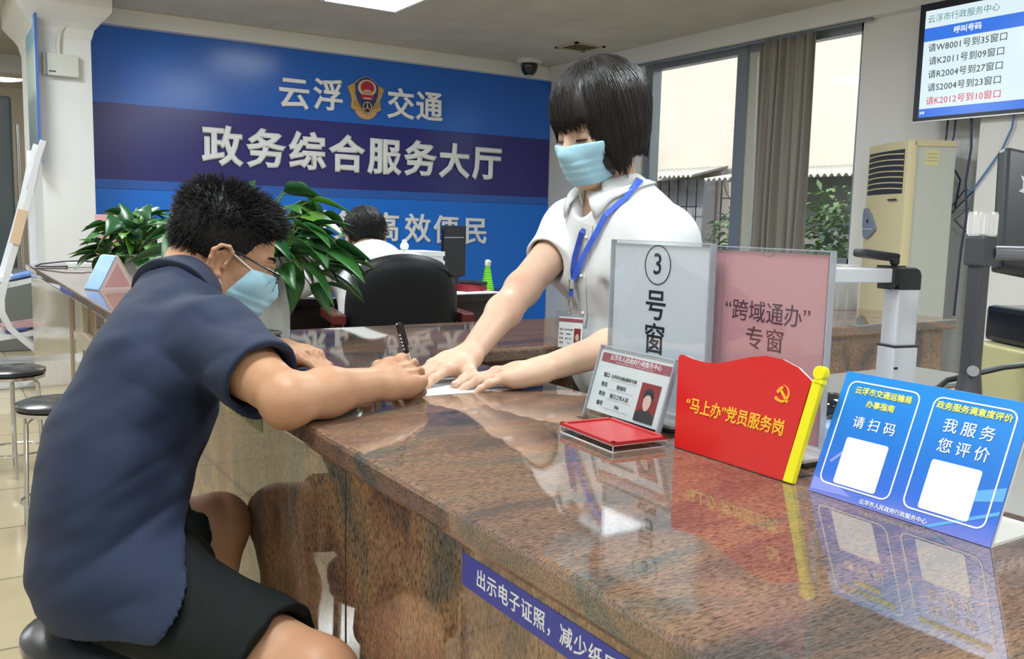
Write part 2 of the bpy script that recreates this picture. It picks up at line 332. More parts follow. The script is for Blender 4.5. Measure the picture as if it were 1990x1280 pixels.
MB().prism([(0.064 * math.cos(a), 0.092 + 0.056 * math.sin(a)) for a in np.linspace(0, 2 * PI, 32)[:-1]], -0.045, -0.036).prism([(-0.066, 0.03), (0.066, 0.03), (0.058, -0.014), (-0.058, -0.014)], -0.042, -0.03).build('red_disc', red, em)
MB().box((-0.045, -0.047, 0.052), (0.045, -0.04, 0.062)).box((-0.028, -0.047, 0.066), (0.028, -0.04, 0.074)).box((-0.05, -0.047, 0.036), (0.05, -0.04, 0.044)).box((-0.036, -0.045, -0.008), (0.036, -0.036, 0.004)).build('gate', pale, em)
gear = []
for k in range(44):
    a = PI + k * PI / 43; r = 0.118 if k % 2 else 0.105
    gear.append((r * math.cos(a), -0.085 + 0.88 * r * math.sin(a)))
MB().prism(gear, -0.018, 0.0).build('gear', M('badge_orange_gold', (0.64, 0.40, 0.20), 0.4, 0.2), em)
wh = MB(); wc = (0, -0.044, -0.08)
wh.tube([(0.04 * math.cos(a), wc[1], wc[2] + 0.047 * math.sin(a)) for a in np.linspace(0, 2 * PI, 33)], 0.0035, n=6, cap=False)
for a in (90, 210, 330):
    wh.tube([wc, (0.038 * math.cos(math.radians(a)), wc[1], wc[2] + 0.045 * math.sin(math.radians(a)))], [0.005, 0.0022], n=6)
wh.build('wheel', pale, em)
MB().prism([(0.04 * math.cos(a), -0.08 + 0.047 * math.sin(a)) for a in np.linspace(0, 2 * PI, 32)[:-1]], -0.042, -0.03).build('hub', M('badge_black', (0.02, 0.022, 0.03), 0.4), em)
for s in (-1, 1):
    for k in range(3): MB().tube([(s * 0.05, -0.028, -0.075 - 0.012 * k), (s * 0.09, -0.028, -0.045 - 0.016 * k), (s * 0.135, -0.028, -0.02 - 0.022 * k)], 0.0018, n=5).build('feather_line', M('badge_brown', (0.22, 0.12, 0.04), 0.5), em)

# ------------------------------------------------------------------ curtain
def curtain(name, ya, yb, z0, z1, label):
    bm = bmesh.new(); N = 150; rows = 26; g = []
    for j in range(rows):
        v = j / (rows - 1); z = z0 + (z1 - z0) * v; row = []
        for i in range(N):
            u = i / (N - 1)
            ph = u * 2 * PI * 6.5 + 0.8 * math.sin(u * 9) + 0.35 * math.sin(3 * v + 4 * u)
            amp = 0.020 + 0.018 * (1 - v) + 0.008 * math.sin(u * 23)
            y = ya + (yb - ya) * (u + 0.012 * math.sin(5 * v + 8 * u) * (1 - v))
            x = 5.33 + amp * math.sin(ph) + 0.006 * math.sin(2.3 * ph + 3 * v)
            row.append(bm.verts.new((x, y, z)))
        g.append(row)
    for j in range(rows - 1):
        for i in range(N - 1): bm.faces.new((g[j][i], g[j][i + 1], g[j + 1][i + 1], g[j + 1][i]))
    me = bpy.data.meshes.new(name); bm.to_mesh(me); bm.free()
    o = link(name, me, M('curtain_taupe', (0.235, 0.22, 0.19), 0.55, sheen=0.3, bump=0.15, bscale=300), smooth=True, ang=180)
    s = o.modifiers.new('thickness', 'SOLIDIFY'); s.thickness = 0.003
    return tag(o, label, 'curtain')
curtain('curtain', 4.40, 4.90, 0.30, 2.485, 'grey brown curtain gathered in folds in front of the window')
tag(MB().tube([(5.345, 3.95, 2.499), (5.345, 6.35, 2.499)], 0.011, n=8).build('curtain_rail', frame_m), 'thin dark rail under the white fascia above the windows', 'curtain rail')

# ------------------------------------------------------------------ outside the window
stucco = M('outside_plaster', (0.82, 0.74, 0.62), 0.9, var=0.05, vscale=1.5)
struct(MB().box((8.6, 2.0, -1), (8.8, 16, 7)).build('wall_outside', stucco))
struct(MB().box((5.56, 0.0, -0.4), (8.6, 16, -0.3)).build('floor_outside', M('outside_concrete', (0.35, 0.34, 0.32), 0.9)))
zinc = M('awning_sheet', (0.60, 0.58, 0.53), 0.6, var=0.15)
def awning(name, x0, x1, y0, y1, z0, z1, label):
    bm = bmesh.new(); N = int((y1 - y0) / 0.012); a = []; b = []
    for i in range(N):
        y = y0 + (y1 - y0) * i / (N - 1); dz = 0.018 * math.sin(y * 2 * PI / 0.085)
        a.append(bm.verts.new((x0, y, z0 + dz))); b.append(bm.verts.new((x1, y, z1 + dz)))
    for i in range(N - 1): bm.faces.new((a[i], a[i + 1], b[i + 1], b[i]))
    me = bpy.data.meshes.new(name); bm.to_mesh(me); bm.free(); o = link(name, me, zinc, smooth=True, ang=180)
    o.modifiers.new('thickness', 'SOLIDIFY').thickness = 0.004
    return tag(o, label, 'awning')
awning('corrugated_awning', 8.0, 8.6, 8.35, 9.6, 1.72, 1.86, 'corrugated sheet awning outside, behind the woman\'s shoulder')
awning('corrugated_roof', 7.6, 8.58, 5.2, 7.75, 1.64, 1.80, 'long corrugated roof sheet outside behind the curtain')
struct(MB().box((8.05, 5.0, -0.3), (8.15, 7.55, 1.66)).build('wall_shed', M('shed_grey', (0.34, 0.34, 0.33), 0.9, var=0.1)))
iron = M('wrought_iron', (0.06, 0.055, 0.05), 0.5, 0.4)
gr = thing('window_cage', 'rusty iron window cage on the outside wall left of the window post', 'window grille', (8.15, 7.9, 0.3))
MB().tube([(0, -0.16, 0), (0, -0.16, 1.42)], 0.010, n=6).tube([(0, 0.10, 0), (0, 0.10, 1.42)], 0.010, n=6).build('upright', iron, gr)
for z in (0.3, 0.62, 0.9, 1.15, 1.40): MB().tube([(0, -0.16, z), (0, 0.10, z)], 0.007, n=6).build('rail', iron, gr)
MB().tube([(0, -0.16, 1.0), (0, 0.02, 1.22), (0, 0.10, 1.42)], 0.006, n=6).build('brace', iron, gr)
gr = thing('iron_grille', 'dark upright bars under the awning outside the window', 'window grille', (8.2, 8.9, 0.5))
rb = MB()
for k in range(6): rb.tube([(0, -0.42 + 0.17 * k, 0), (0, -0.42 + 0.17 * k, 1.2)], 0.009, n=6)
rb.tube([(0, -0.45, 0.85), (0, 0.45, 0.85)], 0.008, n=6).build('bars', iron, gr)
MB().box((0.1, -0.45, 0.0), (0.3, 0.45, 1.2)).build('recess', M('shade_grey', (0.42, 0.42, 0.42), 0.9), gr)
tag(MB().tube([(8.59, 8.20, 1.76), (8.42, 8.20, 1.74)], 0.085, n=20).build('vent_pipe', M('pipe_dark', (0.20, 0.19, 0.18), 0.7), smooth=True), 'round dark vent pipe in the outside wall', 'pipe')
def bush(name, c, r, n, seed, label, kind='bush'):
    rnd = random.Random(seed); t = thing(name, label, kind, c); bm = bmesh.new()
    for i in range(n):
        th = rnd.uniform(0, 2 * PI); ph = rnd.uniform(-0.3, 1.4); rr = r * rnd.uniform(0.55, 1.0)
        p = Vector((rr * math.cos(th) * math.cos(ph), rr * math.sin(th) * math.cos(ph), r * 1.0 + rr * math.sin(ph) * 3.0))
        d = Vector((math.cos(th) + rnd.uniform(-.6, .6), math.sin(th) + rnd.uniform(-.6, .6), rnd.uniform(-.6, .8))).normalized(); s = d.cross(Vector((0, 0, 1))).normalized()
        L = rnd.uniform(0.08, 0.17); w2 = L * 0.22
        q = [p, p + d * L * .5 + s * w2, p + d * L + Vector((0, 0, -0.03)), p + d * L * .5 - s * w2]
        bm.faces.new([bm.verts.new(x) for x in q])
    me = bpy.data.meshes.new('foliage'); bm.to_mesh(me); bm.free()
    link('foliage', me, M('bush_leaf', (0.24, 0.36, 0.16), 0.5, var=0.4, vscale=8), t)
    MB().tube([(0, 0, 0), (0.02, 0.01, r), (0, 0.03, r * 1.6)], [0.03, 0.022, 0.012], n=8).build('stem', M('bark', (0.2, 0.15, 0.1), 0.8), t)
bush('garden_bush', (7.2, 6.75, -0.3), 0.42, 900, 3, 'leafy green bush outside, left of the air conditioner')
bush('garden_bush', (7.0, 5.40, -0.3), 0.46, 1300, 4, 'second green bush outside, just beside the curtain edge')
# ------------------------------------------------------------------ the L-shaped granite service counter
gr_top = granite('granite_top', ((0.09, 0.082, 0.078), (0.185, 0.12, 0.09), (0.25, 0.155, 0.10), (0.125, 0.12, 0.10)), scale=(1.3, 5.2, 5.0), rough=0.035, fine=75, ior=1.9)
gr_front = granite('granite_front', ((0.085, 0.07, 0.065), (0.25, 0.135, 0.08), (0.32, 0.20, 0.11), (0.15, 0.13, 0.10)), scale=(4.0, 5.0, 2.2), rough=0.035, ior=1.85, fine=52, veins=5)
def slab(poly, z0, z1):
    m = MB(); a = [m.bm.verts.new((x, y, z0)) for x, y in poly]; b = [m.bm.verts.new((x, y, z1)) for x, y in poly]; n = len(a)
    m.bm.faces.new(a[::-1]); m.bm.faces.new(b)
    for k in range(n): m.bm.faces.new((a[k], a[(k + 1) % n], b[(k + 1) % n], b[k]))
    return m
top = slab([(0.45, -1.2), (0.98, -1.2), (0.98, 1.80), (3.02, 1.80), (3.04, 2.34), (0.80, 2.34), (0.80, 5.80), (0.45, 5.80)], 0.765, 0.80).build('service_countertop', gr_top, bevel=0.007)
tag(top, 'polished brown granite countertop running from the foreground to the white pier', 'countertop')
MB().box((0.4485, 3.80, 0.772), (0.4502, 4.18, 0.79)).build('edge_sticker', M('sticker_blue', (0.06, 0.09, 0.40), 0.4), top)
base = slab([(0.48, -1.2), (0.95, -1.2), (0.95, 1.83), (2.98, 1.83), (3.0, 2.31), (0.77, 2.31), (0.77, 5.75), (0.48, 5.75)], 0.0, 0.765).build('granite_counter', gr_front)
tag(base, 'brown granite clad counter front carrying the polished countertop', 'counter')
jm = M('joint_dark', (0.05, 0.035, 0.03), 0.6)
for y in (-0.6, 1.167, 2.9): MB().box((0.479, y - 0.0012, 0.0), (0.4806, y + 0.0012, 0.765)).build('joint', jm, base)
bm_ = M('base_beige_marble', (0.52, 0.45, 0.34), 0.12, var=0.08)
MB().box((0.472, 4.12, 0.0), (0.481, 5.75, 0.764)).build('end_cladding', bm_, base)
MB().box((0.455, 3.62, 0.0), (0.481, 3.80, 0.764), bev=0.004).build('pilaster', bm_, base)
MB().box((0.455, 2.98, 0.0), (0.481, 3.10, 0.764), bev=0.004).build('pilaster', bm_, base)
MB().box((0.4535, 3.10, 0.60), (0.481, 3.62, 0.66), bev=0.003).build('rail', bm_, base)
t = thing('counter_notice', 'long blue sticker with white characters on the granite counter front', 'sticker', (0.48, 0.833, 0.7195), -PI / 2)
MB().box((0, -0.0008, -0.0185), (0.40, 0, 0.0185)).build('backing', M('notice_blue', (0.045, 0.055, 0.36), 0.4), t)
ink_w = M('ink_white', (0.85, 0.86, 0.88), 0.5); ink_k = M('ink_black', (0.012, 0.013, 0.02), 0.6)
text(t, '出示电子证照，减少纸质材料提交', 0.195, -0.0005, -0.0010, 0.0218, ink_w, sp=1.12, off=0.012, sx=0.95)
t = thing('note_sticker', 'faded yellow sticker on the counter front below the man\'s sleeve', 'sticker', (0.48, 1.66, 0.731), -PI / 2)
MB().box((-0.12, -0.0008, -0.012), (0.11, 0, 0.012)).build('backing', M('note_yellow', (0.42, 0.40, 0.12), 0.5), t)
text(t, '小心台阶', 0.0, 0, -0.001, 0.016, M('ink_olive', (0.12, 0.11, 0.05), 0.6), sp=1.3) if False else None
for k, (a, b2) in enumerate(((-.10, .012), (-.075, .008), (-.05, .012), (-.02, .010), (.02, .006), (.035, .006), (.05, .006))): MB().box((a, -0.0012, -0.006), (a + b2, -0.0008, 0.006)).build('stroke', M('ink_olive', (0.12, 0.11, 0.05), 0.6), t)

# ------------------------------------------------------------------ stands on the counter
acry = glass('acrylic', (0.96, 0.975, 0.98), 0.10, 0.03)
acry_e = M('acrylic_edge', (0.62, 0.66, 0.72), 0.12, trans=0.55, ior=1.3)
def paper_sign(name, label, loc, w, h, paper, a0, a1):
    t = thing(name, label, 'sign', loc, -PI / 2)
    MB().box((-w / 2 + 0.006, -0.0012, 0.022), (w / 2 - 0.006, 0.0012, h - 0.005)).build('paper', paper, t)
    MB().box((-w / 2, -0.0052, 0.012), (w / 2, -0.0022, h)).build('front_sheet', acry, t)
    MB().box((-w / 2, 0.0022, 0.012), (w / 2, 0.0052, h)).build('back_sheet', acry, t)
    e = MB()
    for s in (-1, 1): e.box((s * w / 2 - 0.0008, -0.0054, 0.012), (s * w / 2 + 0.0008, 0.0054, h))
    e.box((-w / 2, -0.0054, h - 0.0005), (w / 2, 0.0054, h + 0.0007))
    e.build('edging', acry_e, t)
    f = MB().box((-w / 2 + a0, -0.036, 0.0), (w / 2 - a1, 0.036, 0.007), bev=0.002); f.build('base', M('stand_black', (0.02, 0.02, 0.024), 0.2), t)
    MB().box((-w / 2 + a0, -0.037, 0.007), (w / 2 - a1, 0.037, 0.011)).box((-w / 2 + a0, -0.009, 0.011), (w / 2 - a1, 0.009, 0.02)).build('clamp', M('stand_silver', (0.72, 0.72, 0.73), 0.25, 0.5), t)
    return t
s3 = paper_sign('counter_sign', 'white sheet in a clear stand showing a circled three and black characters', (0.93, 1.033, 0.80), 0.222, 0.276, M('sheet_white', (0.70, 0.73, 0.78), 0.5), -0.004, 0.03)
yk = -0.0013
rg = MB(); rg.tube([(-0.003 + 0.0285 * math.cos(a), yk, 0.2405 + 0.0295 * math.sin(a)) for a in np.linspace(0, 2 * PI, 49)], 0.0009, n=6, cap=False); rg.build('circle', ink_k, s3)
text(s3, '3', -0.003, 0.2405, yk, 0.046, ink_k, off=0.004, name='numeral')
for ch, z in (('号', 0.176), ('窗', 0.124), ('口', 0.072)): text(s3, ch, -0.004, z, yk, 0.050, ink_k, off=0.012, name='character')
pk = paper_sign('counter_sign', 'pink sheet in a clear stand behind the red flag plate', (0.95, 0.838, 0.80), 0.205, 0.273, M('sheet_pink', (0.66, 0.335, 0.36), 0.5), 0.03, -0.004)
ink_m = M('ink_maroon', (0.10, 0.025, 0.05), 0.6)
text(pk, '“跨域通办”', 0.0, 0.184, yk, 0.0315, ink_m, off=0.002, sx=0.98)
text(pk, '专窗', 0.0, 0.1475, yk, 0.0335, ink_m, off=0.002, sp=1.12)
MB().tube([(-0.012, yk, 0.271), (-0.008, yk, 0.265), (0, yk, 0.262), (0.008, yk, 0.265), (0.012, yk, 0.271)], 0.0006, n=5).build('finger_notch', acry_e, pk)

# red flag plate with a hammer and sickle
fl = thing('flag_plate', 'red flag shaped plate with yellow pole, characters and hammer and sickle', 'plate sign', (0.845, 0.89, 0.80), -PI / 2)
T = Matrix.Rotation(-math.atan2(0.025, 0.135), 4, 'X')     # leans back
fpoly = [(-0.002, 0.0008), (-0.025, 0.119), (-0.0245, 0.1235), (-0.021, 0.1258), (-0.0159, 0.1261), (-0.0001, 0.1233), (0.015, 0.1222), (0.0295, 0.1219), (0.0523, 0.1245), (0.0776, 0.1322), (0.102, 0.1397), (0.1262, 0.1444), (0.1507, 0.1439), (0.1756, 0.1374), (0.1956, 0.1262), (0.1985, 0.124), (0.1853, 0.007), (0.1848, 0.001)]
redp = M('plate_red', (0.56, 0.010, 0.010), 0.18, coat=0.3)
pl = MB().prism(fpoly, -0.0015, 0.0015).build('flag_panel', redp, fl); pl.rotation_euler.x = -math.atan2(0.025, 0.135)
MB().prism(fpoly, 0.0016, 0.0052).build('acrylic_backing', M('acrylic_clear_edge', (0.85, 0.80, 0.80), 0.15), pl)
yel = M('plate_yellow', (0.78, 0.72, 0.01), 0.25); ink_y = M('ink_yellow', (0.85, 0.42, 0.02), 0.45)
po = MB().prism([(0.1848, 0.001), (0.1995, 0.001), (0.2145, 0.1245), (0.2015, 0.1275)], -0.002, 0.0055)
po.prism([(0.2090 + 0.0085 * math.cos(a), 0.1355 + 0.0085 * math.sin(a)) for a in np.linspace(0, 2 * PI, 25)[:-1]], -0.0035, 0.007)
po.prism([(0.204, 0.1235), (0.2165, 0.1225), (0.2155, 0.1285), (0.2045, 0.1295)], -0.003, 0.0065)
po.build('flag_pole', yel, pl, bevel=0.001)
text(pl, '“马上办”党员服务岗', 0.090, 0.0605, -0.0021, 0.0212, ink_y, off=0.02, sx=0.90)
hs = MB()
def P2(x, y): return (0.0150 * 0 + 0.1527 + (x - 400) * 0.0000512, 0.1047 - (y - 510) * 0.0000395 + (x - 400) * 0.0)
# hammer head, handle, sickle blade and grip (plate coordinates)
c0 = Vector((0.1625, 0.1025))
def hx(pts): return [(c0.x + x * 0.0125, c0.y + y * 0.0125) for x, y in pts]
hs.prism(hx([(-0.78, 0.22), (-0.30, 0.72), (-0.02, 0.66), (-0.16, 0.40), (-0.30, 0.26), (-0.52, -0.02), (-0.70, 0.02)]), -0.0024, -0.0014)
hs.prism(hx([(-0.42, 0.30), (-0.22, 0.44), (0.80, -0.62), (0.60, -0.80)]), -0.0024, -0.0014)
sk_o = [(math.radians(a), 0.86) for a in np.linspace(100, -120, 23)]; sk_i = []
for i, a in enumerate(np.linspace(-120, 100, 23)):
    f = i / 22; sk_i.append((math.radians(a), 0.64 if f < .5 else 0.64 + 0.21 * (f - .5) * 2))
ccx, ccy = -0.06, 0.02
hs.prism(hx([(ccx + r * math.cos(a), ccy + r * math.sin(a)) for a, r in sk_o] + [(ccx + r * math.cos(a), ccy + r * math.sin(a)) for a, r in sk_i]), -0.0024, -0.0014)
hs.prism(hx([(-0.52, -0.78), (-0.38, -0.58), (-0.72, -0.34), (-0.92, -0.44), (-0.86, -0.62)]), -0.0024, -0.0014)
hs.build('hammer_and_sickle', ink_y, pl)
ft = MB().box((-0.002, -0.002, 0.0), (0.186, 0.055, 0.0035)); ft.build('foot', acry, fl)

# staff card stand with a red ink pad in front
cd = thing('staff_card_stand', 'clear card stand with a staff photo card and maroon heading', 'card stand', (0.858, 1.10, 0.80), -PI / 2 - 0.03)
sh = MB().box((-0.012, -0.0012, 0.012), (0.160, 0.0012, 0.112)); sheet = sh.build('card', M('card_white', (0.70, 0.73, 0.73), 0.4), cd); sheet.rotation_euler.x = -math.atan2(0.029, 0.098)
MB().box((-0.014, -0.004, 0.0), (0.162, -0.0016, 0.115)).build('cover', acry, sheet)
e = MB(); e.box((0.1605, -0.005, 0.0), (0.1625, 0.004, 0.115)); e.box((-0.0145, -0.005, 0.0), (-0.0125, 0.004, 0.115)); e.box((-0.0145, -0.005, 0.1135), (0.1625, 0.004, 0.1155)); e.build('edging', acry_e, sheet)
mar = M('print_maroon', (0.27, 0.075, 0.095), 0.5); yc = -0.0015
MB().box((-0.006, yc - 0.0003, 0.0905), (0.1565, yc, 0.1045)).build('heading', mar, sheet)
yc = -0.0019
text(sheet, '云浮市人民政府行政服务中心', 0.075, 0.0985, yc, 0.0094, ink_w, ext=0.0002)
text(sheet, 'Administrative Service Center of Yunfu People\'s Government', 0.075, 0.0927, yc, 0.0036, M('ink_pink', (0.75, 0.5, 0.5), 0.5), ext=0.0002)
ink_g = M('ink_charcoal', (0.06, 0.065, 0.06), 0.6); ink_l = M('ink_line', (0.30, 0.31, 0.31), 0.6)
for i, (a, b2) in enumerate((('窗口', '云浮市交通运输局专窗'), ('姓名', '陈晓玲'), ('职务', '窗口工作人员'), ('编号', '706'))):
    z = 0.0705 - i * 0.0148
    text(sheet, a, 0.0165, z, yc, 0.0078, ink_g, ext=0.0002, off=0.01, name='field_name')
    text(sheet, b2, 0.059, z - 0.0003, yc, (0.0062, 0.0076, 0.0076, 0.0076)[i], ink_g, ext=0.0002, name='field_value')
    MB().box((0.030, yc - 0.0001, z - 0.0055), (0.089, yc, z - 0.0051)).build('rule', ink_l, sheet)
ph = MB().box((0.103, yc - 0.0003, 0.0165), (0.1455, yc, 0.0735)).build('photo', M('photo_red', (0.22, 0.025, 0.03), 0.4), sheet)
oc = [(0.1243 + 0.0125 * math.cos(a), 0.0485 + 0.0175 * math.sin(a)) for a in np.linspace(0, 2 * PI, 33)[:-1]]
MB().prism([(0.1243 + (0.0108 if math.sin(a) > -0.2 else 0.0095) * math.cos(a), 0.0545 + 0.0120 * math.sin(a)) for a in np.linspace(0, 2 * PI, 33)[:-1]], yc - 0.0006, yc - 0.0003).build('portrait_hair', ink_k, ph)
MB().prism([(0.103, 0.0165), (0.1455, 0.0165), (0.1455, 0.028), (0.136, 0.0335), (0.113, 0.0335), (0.103, 0.028)], yc - 0.0007, yc - 0.0003).build('portrait_coat', M('print_black', (0.03, 0.03, 0.035), 0.5), ph)
MB().prism([(0.1243 + 0.0086 * math.cos(a), 0.0475 + (0.0145 if math.sin(a) < 0 else 0.0092) * math.sin(a)) for a in np.linspace(0, 2 * PI, 33)[:-1]], yc - 0.0010, yc - 0.0006).build('portrait_face', M('print_skin', (0.55, 0.42, 0.34), 0.5), ph)
MB().box((-0.012, -0.02, 0.0), (0.160, 0.012, 0.003), bev=0.001).build('foot', acry, cd)
ip = thing('ink_pad_box', 'shallow red ink pad tray lying in front of the staff card', 'ink pad', (0.797, 0.970, 0.80), -PI / 2 - 0.07)
MB().box((-0.066, -0.044, 0.0), (0.066, 0.044, 0.0095), bev=0.001).build('clear_case', glass('case_clear', (0.93, 0.93, 0.94), 0.3, 0.03), ip)
e = MB()
for z in (0.0006, 0.009): e.tube([(-0.066, -0.044, z), (0.066, -0.044, z), (0.066, 0.044, z), (-0.066, 0.044, z), (-0.066, -0.044, z)], 0.0006, n=5)
for x in (-0.066, 0.066): e.tube([(x, -0.044, 0.0), (x, -0.044, 0.0095)], 0.0007, n=5)
e.build('case_edge_glints', M('case_glint_white', (0.75, 0.75, 0.76), 0.15), ip)  # white tubes stand in for highlights along the clear case edges
m = MB().box((-0.067, -0.045, 0.0095), (0.067, 0.045, 0.0125), bev=0.001)
m.build('lid', M('pad_red', (0.50, 0.03, 0.035), 0.3), ip)
r = MB()
for a, b2 in (((-0.067, -0.045), (0.067, -0.038)), ((-0.067, 0.038), (0.067, 0.045)), ((-0.067, -0.045), (-0.060, 0.045)), ((0.060, -0.045), (0.067, 0.045))): r.box((*a, 0.0125), (*b2, 0.0145), bev=0.0008)
r.build('rim', M('pad_red', (0.50, 0.03, 0.035), 0.3), ip)

# blue notice stand (the code squares are left blank)
bl = thing('notice_stand', 'blue L shaped notice stand with two white outlined boxes in the foreground', 'notice stand', (0.845, 0.666, 0.80), -PI / 2)
bmx = bpy.data.materials.new('notice_print'); bmx.use_nodes = True; nt = bmx.node_tree
tc = nt.nodes.new('ShaderNodeTexCoord'); sp = nt.nodes.new('ShaderNodeSeparateXYZ'); nt.links.new(tc.outputs['Generated'], sp.inputs[0])
nz = nt.nodes.new('ShaderNodeTexNoise'); nz.inputs['Scale'].default_value = 5; nt.links.new(tc.outputs['Generated'], nz.inputs['Vector'])
ad = nt.nodes.new('ShaderNodeMath'); ad.operation = 'MULTIPLY_ADD'; ad.inputs[1].default_value = 0.16; nt.links.new(nz.outputs['Fac'], ad.inputs[0]); nt.links.new(sp.outputs['Z'], ad.inputs[2])
rp = ramp(nt, [(0.06, (0.17, 0.20, 0.60)), (0.26, (0.03, 0.14, 0.60)), (0.55, (0.010, 0.16, 0.58)), (0.95, (0.010, 0.23, 0.66))]); nt.links.new(ad.outputs[0], rp.inputs[0])
nt.links.new(rp.outputs[0], nt.nodes['Principled BSDF'].inputs['Base Color']); nt.nodes['Principled BSDF'].inputs['Roughness'].default_value = 0.3
bp = MB().box((-0.0005, -0.0016, 0.0), (0.2135, 0.0, 0.1465)).build('print', bmx, bl); bp.rotation_euler.x = -math.atan2(0.055, 0.133)
MB().box((-0.001, 0.0002, 0.0), (0.214, 0.0030, 0.147)).build('back_board', M('board_white', (0.72, 0.72, 0.68), 0.35), bp)
MB().box((0.0, 0.0, 0.0), (0.213, 0.10, 0.003)).build('foot', M('board_white', (0.72, 0.72, 0.68), 0.35), bl)
def round_frame(u0, u1, v0, v1, r, wdt):
    pts = []
    for cx_, cy_, a0 in ((u1 - r, v1 - r, 0), (u0 + r, v1 - r, 90), (u0 + r, v0 + r, 180), (u1 - r, v0 + r, 270)):
        for k in range(7): a = math.radians(a0 + 15 * k); pts.append((cx_ + r * math.cos(a), cy_ + r * math.sin(a)))
    return pts
pw = M('print_white', (0.80, 0.84, 0.88), 0.4)
for u0, u1 in ((0.008, 0.0985), (0.114, 0.2035)):
    m = MB(); o_ = round_frame(u0, u1, 0.0135, 0.137, 0.010, 0); i_ = round_frame(u0 + 0.0016, u1 - 0.0016, 0.0151, 0.1354, 0.0085, 0)
    A = [m.bm.verts.new((p[0], -0.0021, p[1])) for p in o_]; B = [m.bm.verts.new((p[0], -0.0021, p[1])) for p in i_]; A2 = [m.bm.verts.new((p[0], -0.0016, p[1])) for p in o_]; B2 = [m.bm.verts.new((p[0], -0.0016, p[1])) for p in i_]
    n = len(A)
    for k in range(n):
        q = (k + 1) % n
        m.bm.faces.new((A[k], A[q], B[q], B[k])); m.bm.faces.new((A2[k], A2[q], A[q], A[k])); m.bm.faces.new((B2[k], B2[q], B[q], B[k]))
    m.build('outline', pw, bp)
yb = -0.0020; ink_yl = M('ink_lemon', (0.72, 0.74, 0.14), 0.5)
text(bp, '云浮市交通运输局', 0.0540, 0.1258, yb, 0.0090, ink_yl, off=0.03, ext=0.0003); text(bp, '办事指南', 0.0552, 0.1122, yb, 0.0090, ink_yl, off=0.03, ext=0.0003)
text(bp, '请扫码', 0.0550, 0.0890, yb, 0.0150, pw, sp=1.62, ext=0.0003, off=0.006)
text(bp, '政务服务满意度评价', 0.1588, 0.1273, yb, 0.0090, ink_yl, off=0.03, ext=0.0003)
text(bp, '我服务', 0.1597, 0.1070, yb, 0.0162, pw, sp=1.45, ext=0.0003, off=0.006); text(bp, '您评价', 0.1600, 0.0853, yb, 0.0162, pw, sp=1.45, ext=0.0003, off=0.006)
text(bp, '云浮市人民政府行政服务中心', 0.1062, 0.0050, yb, 0.0062, pw, ext=0.0003, off=0.012)
for u0, u1, v0, v1 in ((0.0270, 0.0805, 0.0168, 0.0712), (0.1317, 0.1858, 0.0172, 0.0704)):
    MB().prism(round_frame(u0, u1, v0, v1, 0.003, 0), -0.0021, -0.0016).build('blank_square', pw, bp)
MB().prism([(0.150, 0.001), (0.213, 0.032), (0.213, 0.036), (0.143, 0.001)], -0.00195, -0.0016).prism([(0.180, 0.037), (0.213, 0.046), (0.213, 0.060), (0.180, 0.048)], -0.00195, -0.0016).build('light_streaks', M('print_cyan', (0.10, 0.36, 0.75), 0.4), bp)
MB().prism([(0.001, 0.018), (0.035, 0.014), (0.055, 0.006), (0.001, 0.003)], -0.0019, -0.0016).prism([(0.014, 0.040), (0.030, 0.058), (0.033, 0.056), (0.017, 0.038)], -0.0019, -0.0016).build('skyline', M('print_violet', (0.22, 0.27, 0.68), 0.4), bp)

# sheet of paper being signed, phone under the man's far hand
pap = thing('form_sheet', 'white form lying on the granite under the hands', 'paper', (0.81, 1.41, 0.80))
m = MB(); q = [(-0.163, -0.046), (0.078, -0.060), (0.10, 0.085), (-0.135, 0.105)]; m.prism([(x, 0) for x, y in q], 0, 0) if False else None
a = [m.bm.verts.new((x, y, 0.0006)) for x, y in q]; b = [m.bm.verts.new((x, y, 0.0)) for x, y in q]; m.bm.faces.new(a); m.bm.faces.new(b[::-1])
for k in range(4): m.bm.faces.new((a[k], b[k], b[(k + 1) % 4], a[(k + 1) % 4]))
m.build('sheet', M('paper_white', (0.74, 0.80, 0.84), 0.6), pap)
pr = MB()
for k in range(9): pr.box((-0.11 + 0.002 * k, -0.040 + 0.013 * k, 0.0006), (0.055 + 0.002 * k - (0.04 if k % 3 == 2 else 0), -0.0388 + 0.013 * k, 0.0008))
pr.build('printed_lines', M('ink_faint', (0.48, 0.53, 0.56), 0.6), pap)
MB().box((-0.075, -0.037, 0.0), (0.075, 0.037, 0.009), Matrix.Rotation(0.35, 4, 'Z'), bev=0.003).build('smartphone', M('phone_black', (0.012, 0.013, 0.016), 0.1), loc=(0.598, 1.655, 0.80))
tag(bpy.data.objects['smartphone'], 'black phone lying under the seated man\'s far hand', 'phone')

# ------------------------------------------------------------------ potted plants
potm = M('pot_white', (0.62, 0.68, 0.64), 0.18)
leaf_ms = [M('leaf_green', (0.035, 0.15, 0.03), 0.32, var=0.35, vscale=9), M('leaf_dark', (0.018, 0.085, 0.025), 0.3, var=0.3, vscale=9), M('leaf_light', (0.10, 0.26, 0.03), 0.35, var=0.3, vscale=9)]
def leaf_bm(bm, p, d, up, L, W, droop=0.25):
    d = d.normalized(); s = d.cross(up).normalized(); u = s.cross(d).normalized(); N = 8; rows = []
    for i in range(N + 1):
        f = i / N; wd = W * (math.sin(PI * min(1, f * 1.0) ** 0.62) ** 0.9) * (1 - 0.12 * f) if 0 < f < 1 else 0.0008
        c = p + d * L * f + u * (-droop * L * f * f)
        rows.append([bm.verts.new(c - s * wd + u * wd * 0.28), bm.verts.new(c), bm.verts.new(c + s * wd + u * wd * 0.28)])
    for a, b in zip(rows, rows[1:]):
        bm.faces.new((a[0], a[1], b[1], b[0])); bm.faces.new((a[1], a[2], b[2], b[1]))
